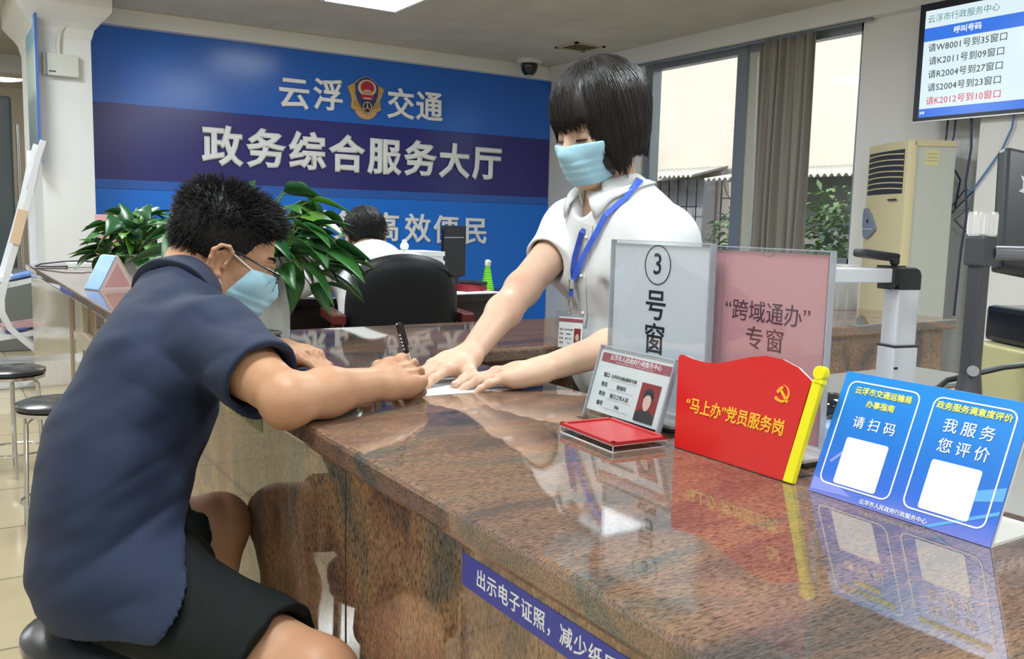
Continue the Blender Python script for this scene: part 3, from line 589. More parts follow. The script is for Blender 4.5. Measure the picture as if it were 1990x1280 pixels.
def plant(t, base, n, spread, hgt, seed, L0, dirs=None):
    rnd = random.Random(seed); bms = [bmesh.new() for _ in leaf_ms]; st = MB()
    for i in range(n):
        if dirs and i < len(dirs): dx, dy, dz = dirs[i]; tip = Vector((dx, dy, dz))
        else:
            th = rnd.uniform(0, 2 * PI); r = spread * math.sqrt(rnd.uniform(0.04, 1)); tip = Vector((r * math.cos(th), r * math.sin(th), hgt * rnd.uniform(-0.15, 1.0) * (1.1 - 0.6 * r / spread)))
        b0 = Vector((tip.x * 0.15, tip.y * 0.15, -0.02)); mid = b0.lerp(tip, 0.55) + Vector((0, 0, 0.05))
        st.tube([b0, mid, tip], [0.0028, 0.0024, 0.0016], n=6)
        d = Vector((tip.x, tip.y, 0)) + Vector((rnd.uniform(-.5, .5) * spread, rnd.uniform(-.5, .5) * spread, rnd.uniform(-0.55, 0.35) * spread))
        if d.length < 1e-3: d = Vector((1, 0, 0))
        up = Vector((rnd.uniform(-.6, .6), rnd.uniform(-.6, .6), 1)); L = L0 * rnd.uniform(0.7, 1.15)
        leaf_bm(bms[rnd.choices((0, 1, 2), (5, 4, 2))[0]], tip, d, up, L, L * rnd.uniform(0.25, 0.34), rnd.uniform(0.1, 0.5))
    st.build('stems', M('stem_green', (0.08, 0.16, 0.04), 0.5), t, loc=base, smooth=True)
    for nm, bm, m in zip(('leaves', 'dark_leaves', 'young_leaves'), bms, leaf_ms):
        for vv in bm.verts: vv.co.z = max(vv.co.z, 0.006 - base[2])
        me = bpy.data.meshes.new(nm); bm.to_mesh(me); bm.free(); o = link(nm, me, m, t, loc=base, smooth=True, ang=180)
        s = o.modifiers.new('thickness', 'SOLIDIFY'); s.thickness = 0.0006
t = thing('potted_plant', 'large leafy plant in a white pot behind the seated man\'s mask', 'potted plant', (0.665, 2.17, 0.80))
MB().lathe([(0.070, 0.0), (0.074, 0.004), (0.078, 0.20), (0.080, 0.205), (0.074, 0.205), (0.072, 0.18), (0.01, 0.178)], n=40).build('pot', potm, t, smooth=True)
plant(t, (0, 0, 0.20), 120, 0.175, 0.16, 11, 0.112, dirs=[(0.09, -0.10, -0.02), (0.12, -0.13, 0.02), (0.06, -0.12, 0.04), (0.10, -0.12, 0.08), (0.14, -0.06, 0.08), (0.14, -0.05, 0.11), (0.08, -0.02, 0.18), (0.12, -0.02, 0.02), (0.05, -0.10, -0.02), (0.07, -0.06, 0.05), (0.16, -0.10, 0.00), (0.11, -0.07, 0.14), (0.15, -0.03, -0.03), (0.12, -0.06, 0.0), (0.15, -0.09, -0.03), (0.10, -0.08, -0.06), (0.15, -0.1, 0.03), (0.13, -0.10, 0.06), (0.1, -0.03, 0.14), (0.05, -0.04, 0.16), (0.08, -0.07, 0.10), (0.13, -0.1, -0.06), (0.02, -0.08, 0.12)])
t = thing('potted_plant', 'bushy green plant in a white pot at the far end of the counter', 'potted plant', (0.735, 4.10, 0.80))
MB().lathe([(0.070, 0.0), (0.076, 0.004), (0.092, 0.125), (0.095, 0.13), (0.088, 0.13), (0.086, 0.11), (0.01, 0.108)], n=40).build('pot', potm, t, smooth=True)
plant(t, (0, 0, 0.13), 130, 0.155, 0.20, 21, 0.115)

# far-end counter items
t = thing('tent_card', 'triangular blue and pink tent card on the counter beside the far plant', 'tent card', (0.59, 3.84, 0.80), 0.35)
MB().prism([(-0.075, 0.0), (0.075, 0.0), (0.0, 0.135)], -0.055, 0.055).build('body', M('card_pinkish', (0.62, 0.46, 0.44), 0.3), t, rot=(0, 0, 0))
a = MB(); k = math.atan2(0.135, 0.075)
m_ = Matrix.Translation((-0.0765, 0, 0)) @ Matrix.Rotation(-k, 4, 'Y')
a.box((0.003, -0.056, 0.0), (0.150, 0.056, 0.0025), m_); a.build('blue_face', M('card_blue', (0.10, 0.28, 0.62), 0.3, var=0.5, vscale=25), t)
a = MB(); m_ = Matrix.Translation((0.0765, 0, 0)) @ Matrix.Rotation(k - PI, 4, 'Y') @ Matrix.Diagonal((1, 1, -1, 1)); a.box((0.003, -0.056, 0.0), (0.150, 0.056, 0.0025), m_); a.build('white_face', M('card_pale', (0.66, 0.60, 0.56), 0.3), t)
a = MB().prism([(-0.052, 0.014), (0.052, 0.014), (0.0, 0.105)], -0.0565, -0.0555); a.build('pink_panel', M('card_pink', (0.50, 0.27, 0.26), 0.3), t)
t = thing('card_reader', 'flat white box with a dark cable on the counter end by the pier', 'card reader', (0.70, 5.45, 0.80))
MB().box((-0.085, -0.05, 0.0), (0.095, 0.05, 0.024), bev=0.004).build('body', whitep, t)
MB().tube([(0.03, 0, 0.028), (0.0, -0.01, 0.034), (-0.10, -0.02, 0.03), (-0.2, 0.02, 0.016), (-0.235, -0.03, 0.006), (-0.16, -0.06, 0.005), (-0.08, -0.055, 0.006)], 0.004, n=6).build('cable', M('cable_dark', (0.03, 0.03, 0.05), 0.5), t, smooth=True)
MB().box((0.02, -0.012, 0.024), (0.05, 0.012, 0.034), bev=0.003).build('plug', M('cable_dark', (0.03, 0.03, 0.05), 0.5), t)
def small_sign(name, label, loc, rz, w, h, mat):
    t = thing(name, label, 'sign', loc, rz); MB().box((-w / 2, -0.002, 0.01), (w / 2, 0.002, h)).build('sheet', mat, t); MB().box((-w / 2 - 0.003, -0.03, 0), (w / 2 + 0.003, 0.03, 0.01)).build('foot', acry_e, t); return t
small_sign('counter_sign', 'pink sheet standing behind the far potted plant', (0.715, 4.62, 0.80), -0.45, 0.13, 0.29, M('sheet_pink', (0.66, 0.335, 0.36), 0.5))
small_sign('counter_sign', 'pale sheet standing behind the seated man\'s head', (0.742, 3.52, 0.80), -1.0, 0.10, 0.27, M('sheet_pale', (0.60, 0.66, 0.60), 0.5))
# ------------------------------------------------------------------ call-number screen
tv = thing('wall_screen', 'large wall screen listing queue numbers in black and red', 'screen', (5.14, 3.466, 1.77), -PI / 2)
MB().box((0, 0, 0), (1.24, 0.045, 0.700), bev=0.003).build('housing', M('tv_black', (0.012, 0.016, 0.03), 0.25), tv)
MB().box((0.0, -0.003, -0.004), (1.24, 0.004, 0.003)).build('lower_trim', M('tv_silver', (0.6, 0.62, 0.65), 0.25, 0.5), tv)
scr = MB().box((0.040, -0.0012, 0.025), (1.20, 0.0, 0.655)).build('display', M('screen_white', (0.02, 0.02, 0.02), 0.2, emit=(0.78, 0.95, 1.0), estr=0.92), tv)
sb = M('screen_blue', (0.01, 0.01, 0.02), 0.2, emit=(0.035, 0.19, 0.82), estr=0.95)
MB().box((0.040, -0.0022, 0.474), (1.20, -0.0012, 0.552)).build('header_bar', sb, scr); MB().box((0.040, -0.0022, 0.025), (1.20, -0.0012, 0.075)).build('footer_bar', sb, scr)
st_ = M('screen_teal_ink', (0.01, 0.01, 0.01), 0.3, emit=(0.10, 0.30, 0.36), estr=0.8); sk_ = M('screen_black_ink', (0.01, 0.01, 0.01), 0.3, emit=(0.02, 0.035, 0.045), estr=1.0)
sr_ = M('screen_red_ink', (0.01, 0.01, 0.01), 0.3, emit=(0.85, 0.08, 0.16), estr=0.8); sw_ = M('screen_white_ink', (0.01, 0.01, 0.01), 0.3, emit=(0.9, 0.95, 1), estr=1.0)
text(scr, '云浮市行政服务中心', 0.278, 0.600, -0.003, 0.049, st_)
text(scr, '呼叫号码', 0.313, 0.514, -0.003, 0.043, sw_, off=0.02)
for i, r in enumerate(('请W8001号到35窗口', '请K2011号到09窗口', '请R2004号到27窗口', '请S2004号到23窗口', '请K2012号到10窗口')):
    text(scr, r, 0.315, 0.430 - i * 0.0785, -0.003, 0.0525, sr_ if i == 4 else sk_, off=0.004, sp=1.04)
text(scr, '温馨', 0.062, 0.050, -0.003, 0.018, sw_)
MB().box((0.45, 0.045, 0.2), (0.85, 0.070, 0.5)).build('bracket', M('tv_black', (0.012, 0.016, 0.03), 0.25), tv)
cb = M('cable_navy', (0.03, 0.045, 0.10), 0.5); cbl = M('cable_blue', (0.08, 0.20, 0.45), 0.5)
tag(MB().tube([(5.19, 3.12, 1.82), (5.195, 3.105, 1.6), (5.19, 3.12, 1.4), (5.195, 3.10, 1.2), (5.2, 3.12, 1.0), (5.2, 3.13, 0.6)], 0.007, n=6).build('power_cable', cb, smooth=True), 'dark cable running straight down from the wall screen', 'cable')
tag(MB().tube([(5.185, 2.86, 1.83), (5.19, 2.87, 1.70), (5.195, 2.92, 1.58), (5.195, 3.0, 1.46), (5.195, 3.07, 1.36), (5.195, 3.10, 1.33)], 0.006, n=6).build('network_cable', cbl, smooth=True), 'light blue cable slanting down from the wall screen to the dark cable', 'cable')
tag(MB().tube([(5.25, 3.30, 1.79), (5.26, 3.31, 1.66), (5.27, 3.29, 1.55), (5.30, 3.22, 1.42), (5.30, 3.24, 1.25)], 0.006, n=6).tube([(5.25, 3.25, 1.79), (5.26, 3.26, 1.68), (5.27, 3.28, 1.62)], 0.005, n=6).tube([(5.30, 3.27, 1.25), (5.29, 3.18, 1.36), (5.28, 3.12, 1.35), (5.30, 3.26, 1.22), (5.29, 3.14, 1.25), (5.3, 3.24, 1.18), (5.29, 3.12, 1.08)], 0.004, n=6).build('cable_tangle', cb, smooth=True), 'tangle of thin cables hanging behind the air conditioner', 'cable')

# ------------------------------------------------------------------ floor-standing air conditioner
ac = thing('air_conditioner', 'tall cream floor-standing air conditioner by the window', 'air conditioner', (4.99, 3.53, 0.0), math.radians(-120))
acf = M('ac_cream', (0.66, 0.59, 0.36), 0.35); acs = M('ac_grey', (0.55, 0.57, 0.53), 0.5); acd = M('ac_dark', (0.03, 0.035, 0.05), 0.5)
m = MB(); fpts = [(-0.275, 0.035), (-0.262, 0.012)] + [(x, -0.020 * (1 - (x / 0.262) ** 2) + 0.012) for x in np.linspace(-0.22, 0.22, 9)] + [(0.262, 0.012), (0.275, 0.035), (0.275, 0.06), (-0.275, 0.06)]
a = [m.bm.verts.new((x, y, 0.0)) for x, y in fpts]; b = [m.bm.verts.new((x, y, 1.635)) for x, y in fpts]; n = len(a); m.bm.faces.new(a); m.bm.faces.new(b[::-1])
for k in range(n): m.bm.faces.new((a[k], b[k], b[(k + 1) % n], a[(k + 1) % n]))
m.build('front_panel', acf, ac, smooth=True, ang=30)
MB().box((-0.27, 0.06, 0.0), (0.27, 0.30, 1.60), bev=0.004).build('casing', acs, ac)
MB().box((-0.275, 0.04, 1.60), (0.275, 0.30, 1.637), bev=0.006).build('top_cap', acf, ac)
g = MB()
g.prism([(x, z) for x, z in ((-0.235, 1.335), (-0.225, 1.325), (0.225, 1.325), (0.235, 1.335), (0.235, 1.575), (0.225, 1.585), (-0.225, 1.585), (-0.235, 1.575))], 0, 0.03)
for vv in g.bm.verts: vv.co.y = vv.co.y - 0.024 * (1 - (vv.co.x / 0.262) ** 2) + 0.010
og = MB(); xs = np.linspace(-0.235, 0.235, 13); A_ = [[og.bm.verts.new((x, -0.020 * (1 - (x / 0.262) ** 2) + 0.0095, z)) for x in xs] for z in (1.325, 1.585)]; B_ = [[og.bm.verts.new((x, 0.03, z)) for x in xs] for z in (1.325, 1.585)]
for k in range(12):
    og.bm.faces.new((A_[0][k], A_[0][k + 1], A_[1][k + 1], A_[1][k])); og.bm.faces.new((A_[1][k], A_[1][k + 1], B_[1][k + 1], B_[1][k])); og.bm.faces.new((A_[0][k], A_[0][k + 1], B_[0][k + 1], B_[0][k]))
og.bm.faces.new((A_[0][0], A_[1][0], B_[1][0], B_[0][0])); og.bm.faces.new((A_[0][-1], A_[1][-1], B_[1][-1], B_[0][-1])); og.build('outlet', acd, ac); g.bm.free()
lv = MB()
for k in range(7):
    z = 1.352 + k * 0.034
    MB().tube([(x, -0.022 * (1 - (x / 0.262) ** 2) + 0.007, z + 0.008 * (1 - (x / .235) ** 2)) for x in np.linspace(-0.235, 0.235, 11)], 0.0042, n=6).build('louvre', acf, ac, smooth=True)
pts = [(-0.215, 1.235), (-0.195, 1.245), (-0.12, 1.205), (-0.035, 1.125), (-0.03, 1.11), (-0.05, 1.095), (-0.12, 1.06), (-0.18, 1.05), (-0.205, 1.065), (-0.218, 1.12), (-0.222, 1.19)]
cp = MB().prism(pts, -0.022, 0.01).build('control_panel', M('ac_control', (0.20, 0.24, 0.32), 0.35), ac, bevel=0.004)
MB().box((-0.155, -0.0235, 1.148), (-0.130, -0.022, 1.172)).build('display', acd, cp)
bt = MB()
for k in range(5): bt.box((-0.20 + 0.028 * k, -0.0235, 1.108), (-0.184 + 0.028 * k, -0.022, 1.114))
bt.build('buttons', whitep, cp)
MB().box((0.10, -0.0165, 1.285), (0.20, -0.0065, 1.294)).build('nameplate', acd, ac)
MB().box((0.2765 - 0.006, 0.115, 1.49), (0.2715, 0.20, 1.585)).build('energy_label', M('label_yellow', (0.68, 0.66, 0.36), 0.5), ac)
lb = MB()
for k in range(3): lb.box((0.2713, 0.125, 1.555 - k * 0.02), (0.2719, 0.19, 1.559 - k * 0.02))
lb.build('label_print', M('ink_tan', (0.36, 0.33, 0.14), 0.6), ac)

# ------------------------------------------------------------------ inner work desk with scanner, screens
dk = thing('work_desk', 'low inner work desk behind the stands on the counter', 'desk', (1.65, 0.30, 0))
deskm = M('desk_grey', (0.30, 0.29, 0.27), 0.35); wood = M('desk_edge_wood', (0.42, 0.28, 0.17), 0.4)
MB().box((-0.66, -0.9, 0.69), (0.95, 0.94, 0.718)).build('top', deskm, dk); MB().box((-0.66, 0.94, 0.69), (0.95, 0.955, 0.720)).build('edge', wood, dk)
for x in (-0.64, 0.90): MB().box((x, -0.88, 0), (x + 0.03, 0.92, 0.69)).build('end_panel', wood, dk)
sc_w = M('scanner_white', (0.66, 0.68, 0.72), 0.3); sc_g = M('scanner_grey', (0.42, 0.43, 0.40), 0.35, 0.2)
sc = thing('document_scanner', 'white document scanner with an upright post and black elbow arm', 'scanner', (1.675, 1.125, 0.72), math.radians(-12))
MB().box((-0.05, -0.06, 0.0), (0.05, 0.06, 0.02), bev=0.004).build('base', sc_g, sc)
MB().box((-0.031, -0.024, 0.02), (0.031, 0.024, 0.145), bev=0.003).build('sleeve', sc_w, sc)
MB().box((-0.0285, -0.0245, 0.10), (-0.0185, -0.0235, 0.105)).build('socket', acd, sc)
MB().box((-0.032, -0.025, 0.145), (0.032, 0.025, 0.1485)).build('collar', acd, sc)
MB().box((-0.027, -0.021, 0.148), (0.027, 0.021, 0.265), bev=0.003).build('post', sc_w, sc)
sbk = M('scanner_black', (0.02, 0.022, 0.025), 0.3)
m = MB().prism([(-0.045, 0.262), (-0.045, 0.308), (0.012, 0.308), (0.024, 0.303), (0.029, 0.292), (0.029, 0.262), (-0.028, 0.262), (-0.028, 0.275)], -0.023, 0.023); m.build('elbow', sbk, sc, bevel=0.003)
MB().box((-0.30, -0.02, 0.277), (-0.045, 0.02, 0.306), bev=0.003).build('arm', sc_w, sc)
h = MB(); h.box((-0.115, -0.022, 0.0), (-0.03, 0.022, 0.017), Matrix.Translation((0, 0, 0.316)) @ rotm(0, 0.10, 0), bev=0.006); h.box((-0.052, -0.018, 0.306), (-0.01, 0.018, 0.311)); h.ball((-0.035, -0.012, 0.320), 0.010)
h.build('camera_head', sbk, sc, smooth=True)
ms = M('stand_graphite', (0.075, 0.078, 0.09), 0.38, 0.3)
mp_ = thing('monitor_stand', 'dark grey metal post and arm with a ribbed clear knob, at the right edge', 'monitor stand', (1.69, 0.975, 0.7205))
pb = MB().tube([(0, 0, 0.0), (0, 0, 0.012), (0, 0, 0.02), (0, 0, 0.06), (0, 0, 0.11)], [0.062, 0.060, 0.040, 0.026, 0.0195], n=24); pb.build('base', ms, mp_, smooth=True)
MB().box((-0.0155, -0.0145, 0.09), (0.0155, 0.0145, 0.362), bev=0.005).build('post', ms, mp_)
MB().tube([(-0.016, -0.014, 0.115), (-0.021, -0.018, 0.118)], 0.011, n=16).build('screw_cap', M('cap_grey', (0.16, 0.16, 0.17), 0.3), mp_)
MB().box((-0.022, -0.020, 0.318), (0.022, 0.020, 0.374), bev=0.004).build('clamp', ms, mp_)
MB().tube([(0.02, -0.012, 0.343), (0.16, -0.10, 0.343), (0.30, -0.19, 0.345)], 0.0145, n=20).build('arm', M('arm_steel', (0.22, 0.22, 0.25), 0.25, 0.6), mp_, smooth=True)
kn = MB(); pr = []
N = 48
for z, s in ((0.374, 0.9), (0.378, 1.0), (0.415, 1.0), (0.420, 0.92)): pr.append([kn.bm.verts.new(((0.0265 if k % 2 else 0.0235) * s * math.cos(2 * PI * k / N), (0.0265 if k % 2 else 0.0235) * s * math.sin(2 * PI * k / N), z)) for k in range(N)])
for a, b in zip(pr, pr[1:]):
    for k in range(N): kn.bm.faces.new((a[k], a[(k + 1) % N], b[(k + 1) % N], b[k]))
kn.bm.faces.new(pr[0][::-1]); kn.bm.faces.new(pr[-1]); kn.build('knob', M('knob_clear', (0.85, 0.85, 0.84), 0.1, 0.6), mp_)
mo = thing('monitor', 'black monitor seen from behind with a pale maker\'s mark, at right edge', 'monitor', (1.972, 0.930, 1.12), math.radians(-24))
bk = MB().box((-0.195, -0.018, -0.130), (0.26, 0.012, 0.125), bev=0.008).build('back_shell', M('monitor_black', (0.035, 0.038, 0.042), 0.32), mo); bk.rotation_euler = (math.radians(-14), math.radians(9), 0)
mk_ = M('mark_silver', (0.42, 0.42, 0.42), 0.3, 0.3)
text(bk, '清华同方', -0.085, 0.048, -0.0185, 0.032, mk_, off=0.004)
MB().prism([(-0.165, 0.036), (-0.152, 0.034), (-0.146, 0.050), (-0.150, 0.066), (-0.162, 0.070), (-0.156, 0.058), (-0.156, 0.044)], -0.0188, -0.0178).build('swoosh', mk_, bk)
pn = thing('desk_printer', 'black glossy desk machine with a silver lip under the monitor', 'printer', (2.06, 0.91, 0.862), math.radians(-28))
MB().box((-0.16, -0.01, 0.0), (0.26, 0.16, 0.080), bev=0.012).build('body', M('printer_black', (0.010, 0.013, 0.02), 0.12), pn)
MB().prism([(-0.15, 0.081), (0.26, 0.081), (0.26, 0.063), (0.03, 0.055)], -0.030, 0.02).build('lip', M('printer_silver', (0.28, 0.30, 0.34), 0.25, 0.4), pn)
cr = thing('desk_cabinet', 'pale yellow wooden cabinet box on the desk under the black machine', 'cabinet', (2.06, 0.91, 0.7205), math.radians(-28))
MB().box((-0.20, -0.06, 0.0), (0.30, 0.16, 0.14), bev=0.004).build('body', M('cabinet_lemon', (0.50, 0.47, 0.24), 0.4, var=0.06), cr)
tag(MB().tube([(1.98, 0.86, 0.845), (1.90, 0.89, 0.855), (1.80, 0.97, 0.835), (1.74, 1.05, 0.80), (1.66, 1.06, 0.755), (1.60, 1.02, 0.725)], 0.006, n=8).build('monitor_cable', M('cable_black', (0.015, 0.016, 0.02), 0.4), smooth=True), 'black cable sagging across the pale cabinet beside the stand', 'cable')
fb = thing('folder_tray', 'pale blue folder with a white sheet lying on the inner desk', 'folder', (1.42, 1.10, 0.7205), 0.3)
MB().box((-0.11, -0.08, 0.0), (0.11, 0.08, 0.03), bev=0.003).build('folder', M('folder_blue', (0.35, 0.48, 0.80), 0.4), fb)
MB().box((-0.10, -0.02, 0.03), (0.10, 0.09, 0.034)).build('sheet', M('paper_white', (0.74, 0.80, 0.84), 0.6), fb)
mo_ = MB().ball((0, 0, 0.0), (0.05, 0.032, 0.02), n=20).build('computer_mouse', M('phone_black', (0.012, 0.013, 0.016), 0.1), smooth=True, loc=(1.42, 1.08, 0.775), rot=(0, 0, 0.6)); tag(mo_, 'black mouse resting on the pale blue folder', 'mouse')
bn = thing('grey_canister', 'grey metal canister with a small dark label by the window', 'canister', (2.92, 2.22, 0.80))
MB().lathe([(0.062, 0.0), (0.065, 0.004), (0.065, 0.165), (0.06, 0.17), (0.005, 0.17)], n=32).build('body', M('canister_grey', (0.42, 0.43, 0.42), 0.3, 0.3), bn, smooth=True)
MB().box((-0.030, -0.067, 0.115), (0.0, -0.062, 0.145)).build('label', M('label_navy', (0.08, 0.09, 0.25), 0.5), bn)
pr_ = MB().box((-0.28, -0.12, 0), (0.3, 0.12, 0.10), bev=0.01).build('desk_scanner', M('machine_grey', (0.24, 0.235, 0.22), 0.4), loc=(2.05, 1.42, 0.62)); tag(pr_, 'flat grey machine on a shelf behind the upright scanner', 'scanner')
sh_ = thing('side_shelf', 'low dark side shelf against the granite behind the scanner', 'shelf', (2.1, 1.55, 0)); MB().box((-0.36, -0.28, 0.59), (0.44, 0.26, 0.62)).build('top', deskm, sh_); MB().box((-0.34, -0.26, 0), (-0.31, 0.24, 0.59)).build('side', deskm, sh_); MB().box((0.39, -0.26, 0), (0.42, 0.24, 0.59)).build('side', deskm, sh_)
sh_.rotation_euler = (0, 0, 0)

# ------------------------------------------------------------------ the next bay: clerk's desk and chair
dd = M('desk_black_brown', (0.018, 0.013, 0.013), 0.2)
dk2 = thing('office_desk', 'dark office desk in front of the blue wall', 'desk', (1.85, 4.15, 0))
MB().box((-0.75, -0.40, 0.715), (0.66, 0.40, 0.75), bev=0.004).build('top', dd, dk2); MB().box((-0.72, -0.34, 0.0), (0.63, -0.31, 0.715)).build('front_panel', dd, dk2)
for x in (-0.72, 0.60): MB().box((x, -0.31, 0), (x + 0.03, 0.38, 0.715)).build('end_panel', dd, dk2)
ch = thing('office_chair', 'black padded office chair turned away, before the clerk\'s desk', 'chair', (1.60, 3.29, 0), math.radians(-12))
lea = M('leather_black', (0.007, 0.008, 0.010), 0.5, spec=0.3)
bk_ = bmesh.new(); W, Hh = 0.232, 0.545; NX, NZ = 16, 18; gf = []
for sgn in (0, 1):
    g_ = []
    for j in range(NZ + 1):
        v = j / NZ; hw = W * (1.0 - 0.32 * max(0, (v - 0.55) / 0.45) ** 2.6) * (0.94 + 0.06 * min(1, v * 3)); row = []
        for i in range(NX + 1):
            u = -1 + 2 * i / NX; edge = max(0, 1 - abs(u) ** 6) * max(0, 1 - abs(2 * v - 1) ** 8)
            z = 0.42 + Hh * v - 0.035 * max(0, v - 0.75) / 0.25 * u * u
            y = 0.05 * u * u + (0.0 if sgn else 0.0) + (-1 if sgn else 1) * (0.012 + 0.038 * edge ** 0.5) - 0.06 * v + 0.02
            row.append(bk_.verts.new((u * hw, y, z)))
        g_.append(row)
    for j in range(NZ):
        for i in range(NX): bk_.faces.new((g_[j][i], g_[j][i + 1], g_[j + 1][i + 1], g_[j + 1][i]))
    gf.append(g_)
A, B = gf
ring = lambda g: [g[0][i] for i in range(NX + 1)] + [g[j][NX] for j in range(1, NZ + 1)] + [g[NZ][i] for i in range(NX - 1, -1, -1)] + [g[j][0] for j in range(NZ - 1, 0, -1)]
ra, rb_ = ring(A), ring(B)
for k in range(len(ra)): bk_.faces.new((ra[k], ra[(k + 1) % len(ra)], rb_[(k + 1) % len(ra)], rb_[k]))
bmesh.ops.recalc_face_normals(bk_, faces=bk_.faces[:]); me = bpy.data.meshes.new('backrest'); bk_.to_mesh(me); bk_.free(); link('backrest', me, lea, ch, smooth=True, ang=180)
sm_ = MB(); pp = [((-1 + 2 * k / 30), 0.42) for k in range(31)]
sm_.tube([(0.195 * u, -0.068 + 0.045 * u * u, 0.925 - 0.05 * abs(u) ** 3) for u in np.linspace(-1, 1, 21)], 0.006, n=6); sm_.build('piping', lea, ch, smooth=True)
MB().box((-0.24, 0.0, 0.38), (0.24, 0.45, 0.452), bev=0.025).build('seat', lea, ch)
armm = M('armrest_red_wood', (0.10, 0.018, 0.015), 0.3)
for s in (-1, 1):
    MB().box((s * 0.265 - 0.028, -0.03, 0.685), (s * 0.265 + 0.028, 0.30, 0.725), bev=0.008).box((s * 0.265 - 0.02, 0.0, 0.44), (s * 0.265 + 0.02, 0.05, 0.69)).build('armrest', armm, ch)
MB().tube([(0, 0.22, 0.06), (0, 0.22, 0.40)], 0.028, n=12).build('gas_column', sbk, ch)
for k in range(5):
    a = 2 * PI * k / 5; MB().tube([(0, 0.22, 0.08), (0.28 * math.cos(a), 0.22 + 0.28 * math.sin(a), 0.035)], [0.022, 0.016], n=8).ball((0.28 * math.cos(a), 0.22 + 0.28 * math.sin(a), 0.028), 0.027, n=12).build('base_arm', sbk, ch, smooth=True)
mn = thing('desk_monitor', 'glossy black monitor turned sideways on the clerk\'s desk', 'monitor', (2.29, 4.12, 0.75), math.radians(24))
MB().box((-0.10, -0.012, 0.06), (0.085, 0.012, 0.325), bev=0.004).build('screen', M('monitor_gloss', (0.012, 0.016, 0.03), 0.06), mn)
MB().box((-0.10, -0.0135, 0.262), (0.06, -0.0115, 0.266)).build('trim_line', M('trim_grey', (0.35, 0.38, 0.42), 0.3), mn)
MB().box((-0.03, -0.01, 0.01), (0.03, 0.03, 0.08)).box((-0.09, -0.07, 0), (0.09, 0.07, 0.012), bev=0.004).build('stand', sbk, mn)
mn2 = thing('desk_monitor', 'black monitor half hidden behind the near plant and the clerk\'s head', 'monitor', (1.42, 4.33, 0.75), 0.15)
MB().box((-0.17, -0.012, 0.06), (0.17, 0.012, 0.30), bev=0.004).build('screen', M('monitor_gloss', (0.012, 0.016, 0.03), 0.06), mn2); MB().box((-0.03, 0.0, 0.0), (0.03, 0.04, 0.10)).box((-0.09, -0.06, 0), (0.09, 0.08, 0.012)).build('stand', sbk, mn2)
bo = thing('spray_bottle', 'ribbed lime green bottle with a white cap on the clerk\'s desk', 'bottle', (2.39, 3.95, 0.75))
pf = [(0.030, 0.0), (0.036, 0.004)]
for k in range(10): r = 0.036 - 0.0021 * k; pf += [(r, 0.006 + k * 0.011), (r - 0.0035, 0.012 + k * 0.011)]
pf += [(0.015, 0.118), (0.013, 0.128), (0.004, 0.129)]
MB().lathe(pf, n=28).build('body', M('bottle_lime', (0.16, 0.62, 0.04), 0.25), bo, smooth=True)
MB().lathe([(0.014, 0.126), (0.016, 0.13), (0.014, 0.148), (0.010, 0.156), (0.003, 0.158)], n=20).box((-0.005, -0.028, 0.142), (0.005, -0.008, 0.153), bev=0.002).build('cap', whitep, bo, smooth=True)
tel = thing('desk_telephone', 'red and black telephone on the clerk\'s desk beside the bottle', 'telephone', (2.27, 3.93, 0.75), 0.3)
MB().prism([(-0.07, 0), (0.07, 0), (0.07, 0.025), (-0.07, 0.04)], -0.06, 0.06).build('body', M('phone_red', (0.30, 0.015, 0.03), 0.3), tel); MB().box((0.01, -0.08, 0.03), (0.055, 0.08, 0.052), bev=0.01).build('handset', sbk, tel)
for nm, lab, loc, rz, sx, sy, hh in (('paper_stack', 'white papers spread near the green bottle on the clerk\'s desk', (2.16, 3.835, 0.75), 0.12, 0.22, 0.075, 0.004), ('document_pile', 'tall pile of white documents beside the clerk\'s shoulder', (1.88, 3.98, 0.75), 0.06, 0.22, 0.11, 0.20), ('paper_sheets', 'white papers under the clerk\'s left elbow', (1.30, 3.84, 0.75), 0.0, 0.15, 0.08, 0.006)):
    m = MB(); nl = 1 if hh < 0.01 else 9
    for k in range(nl): m.box((-sx + 0.004 * (k % 3), -sy + 0.005 * (k % 2), hh * k / nl), (sx - 0.006 * (k % 2), sy - 0.004 * (k % 3), hh * (k + 1) / nl - 0.0005))
    tag(m.build(nm, M('paper_desk', (0.72, 0.76, 0.78), 0.6), loc=loc, rot=(0, 0, rz)), lab, 'papers')
tag(MB().ball((0, 0, 0.022), (0.022, 0.022, 0.022), n=14).lathe([(0.012, 0.036), (0.012, 0.052), (0.004, 0.054)], n=14).build('glue_bottle', whitep, loc=(1.93, 3.97, 0.95), smooth=True), 'tiny white bottle on the pile of documents by the clerk', 'bottle')

# ------------------------------------------------------------------ brochure rack, stools, things by the hall
rkm = M('rack_white', (0.72, 0.74, 0.76), 0.35)
rk = thing('brochure_rack', 'white metal brochure rack with a curved side tube at far left', 'rack', (0.40, 6.2, 0))
def rz_(pts): return [(x - 0.40, y - 6.2, z) for x, y, z in pts]
for dy in (0.0, 0.42):
    MB().box((0.145, dy, 0.0), (0.19, dy + 0.02, 1.48)).build('post', rkm, rk)
    S = [(0.60, 6.2, 1.52), (0.562, 6.2, 1.40), (0.520, 6.2, 1.21), (0.464, 6.2, 1.0), (0.40, 6.2, 0.78), (0.365, 6.2, 0.66), (0.345, 6.2, 0.57), (0.345, 6.2, 0.49), (0.385, 6.2, 0.39), (0.46, 6.2, 0.31), (0.545, 6.2, 0.225), (0.565, 6.2, 0.17), (0.54, 6.2, 0.11), (0.44, 6.2, 0.05)]
    MB().ribbon(rz_([(x, y + dy - 0.005, z) for x, y, z in S]), 0.034, (0, -1, 0), 0.02).build('side_tube', rkm, rk)
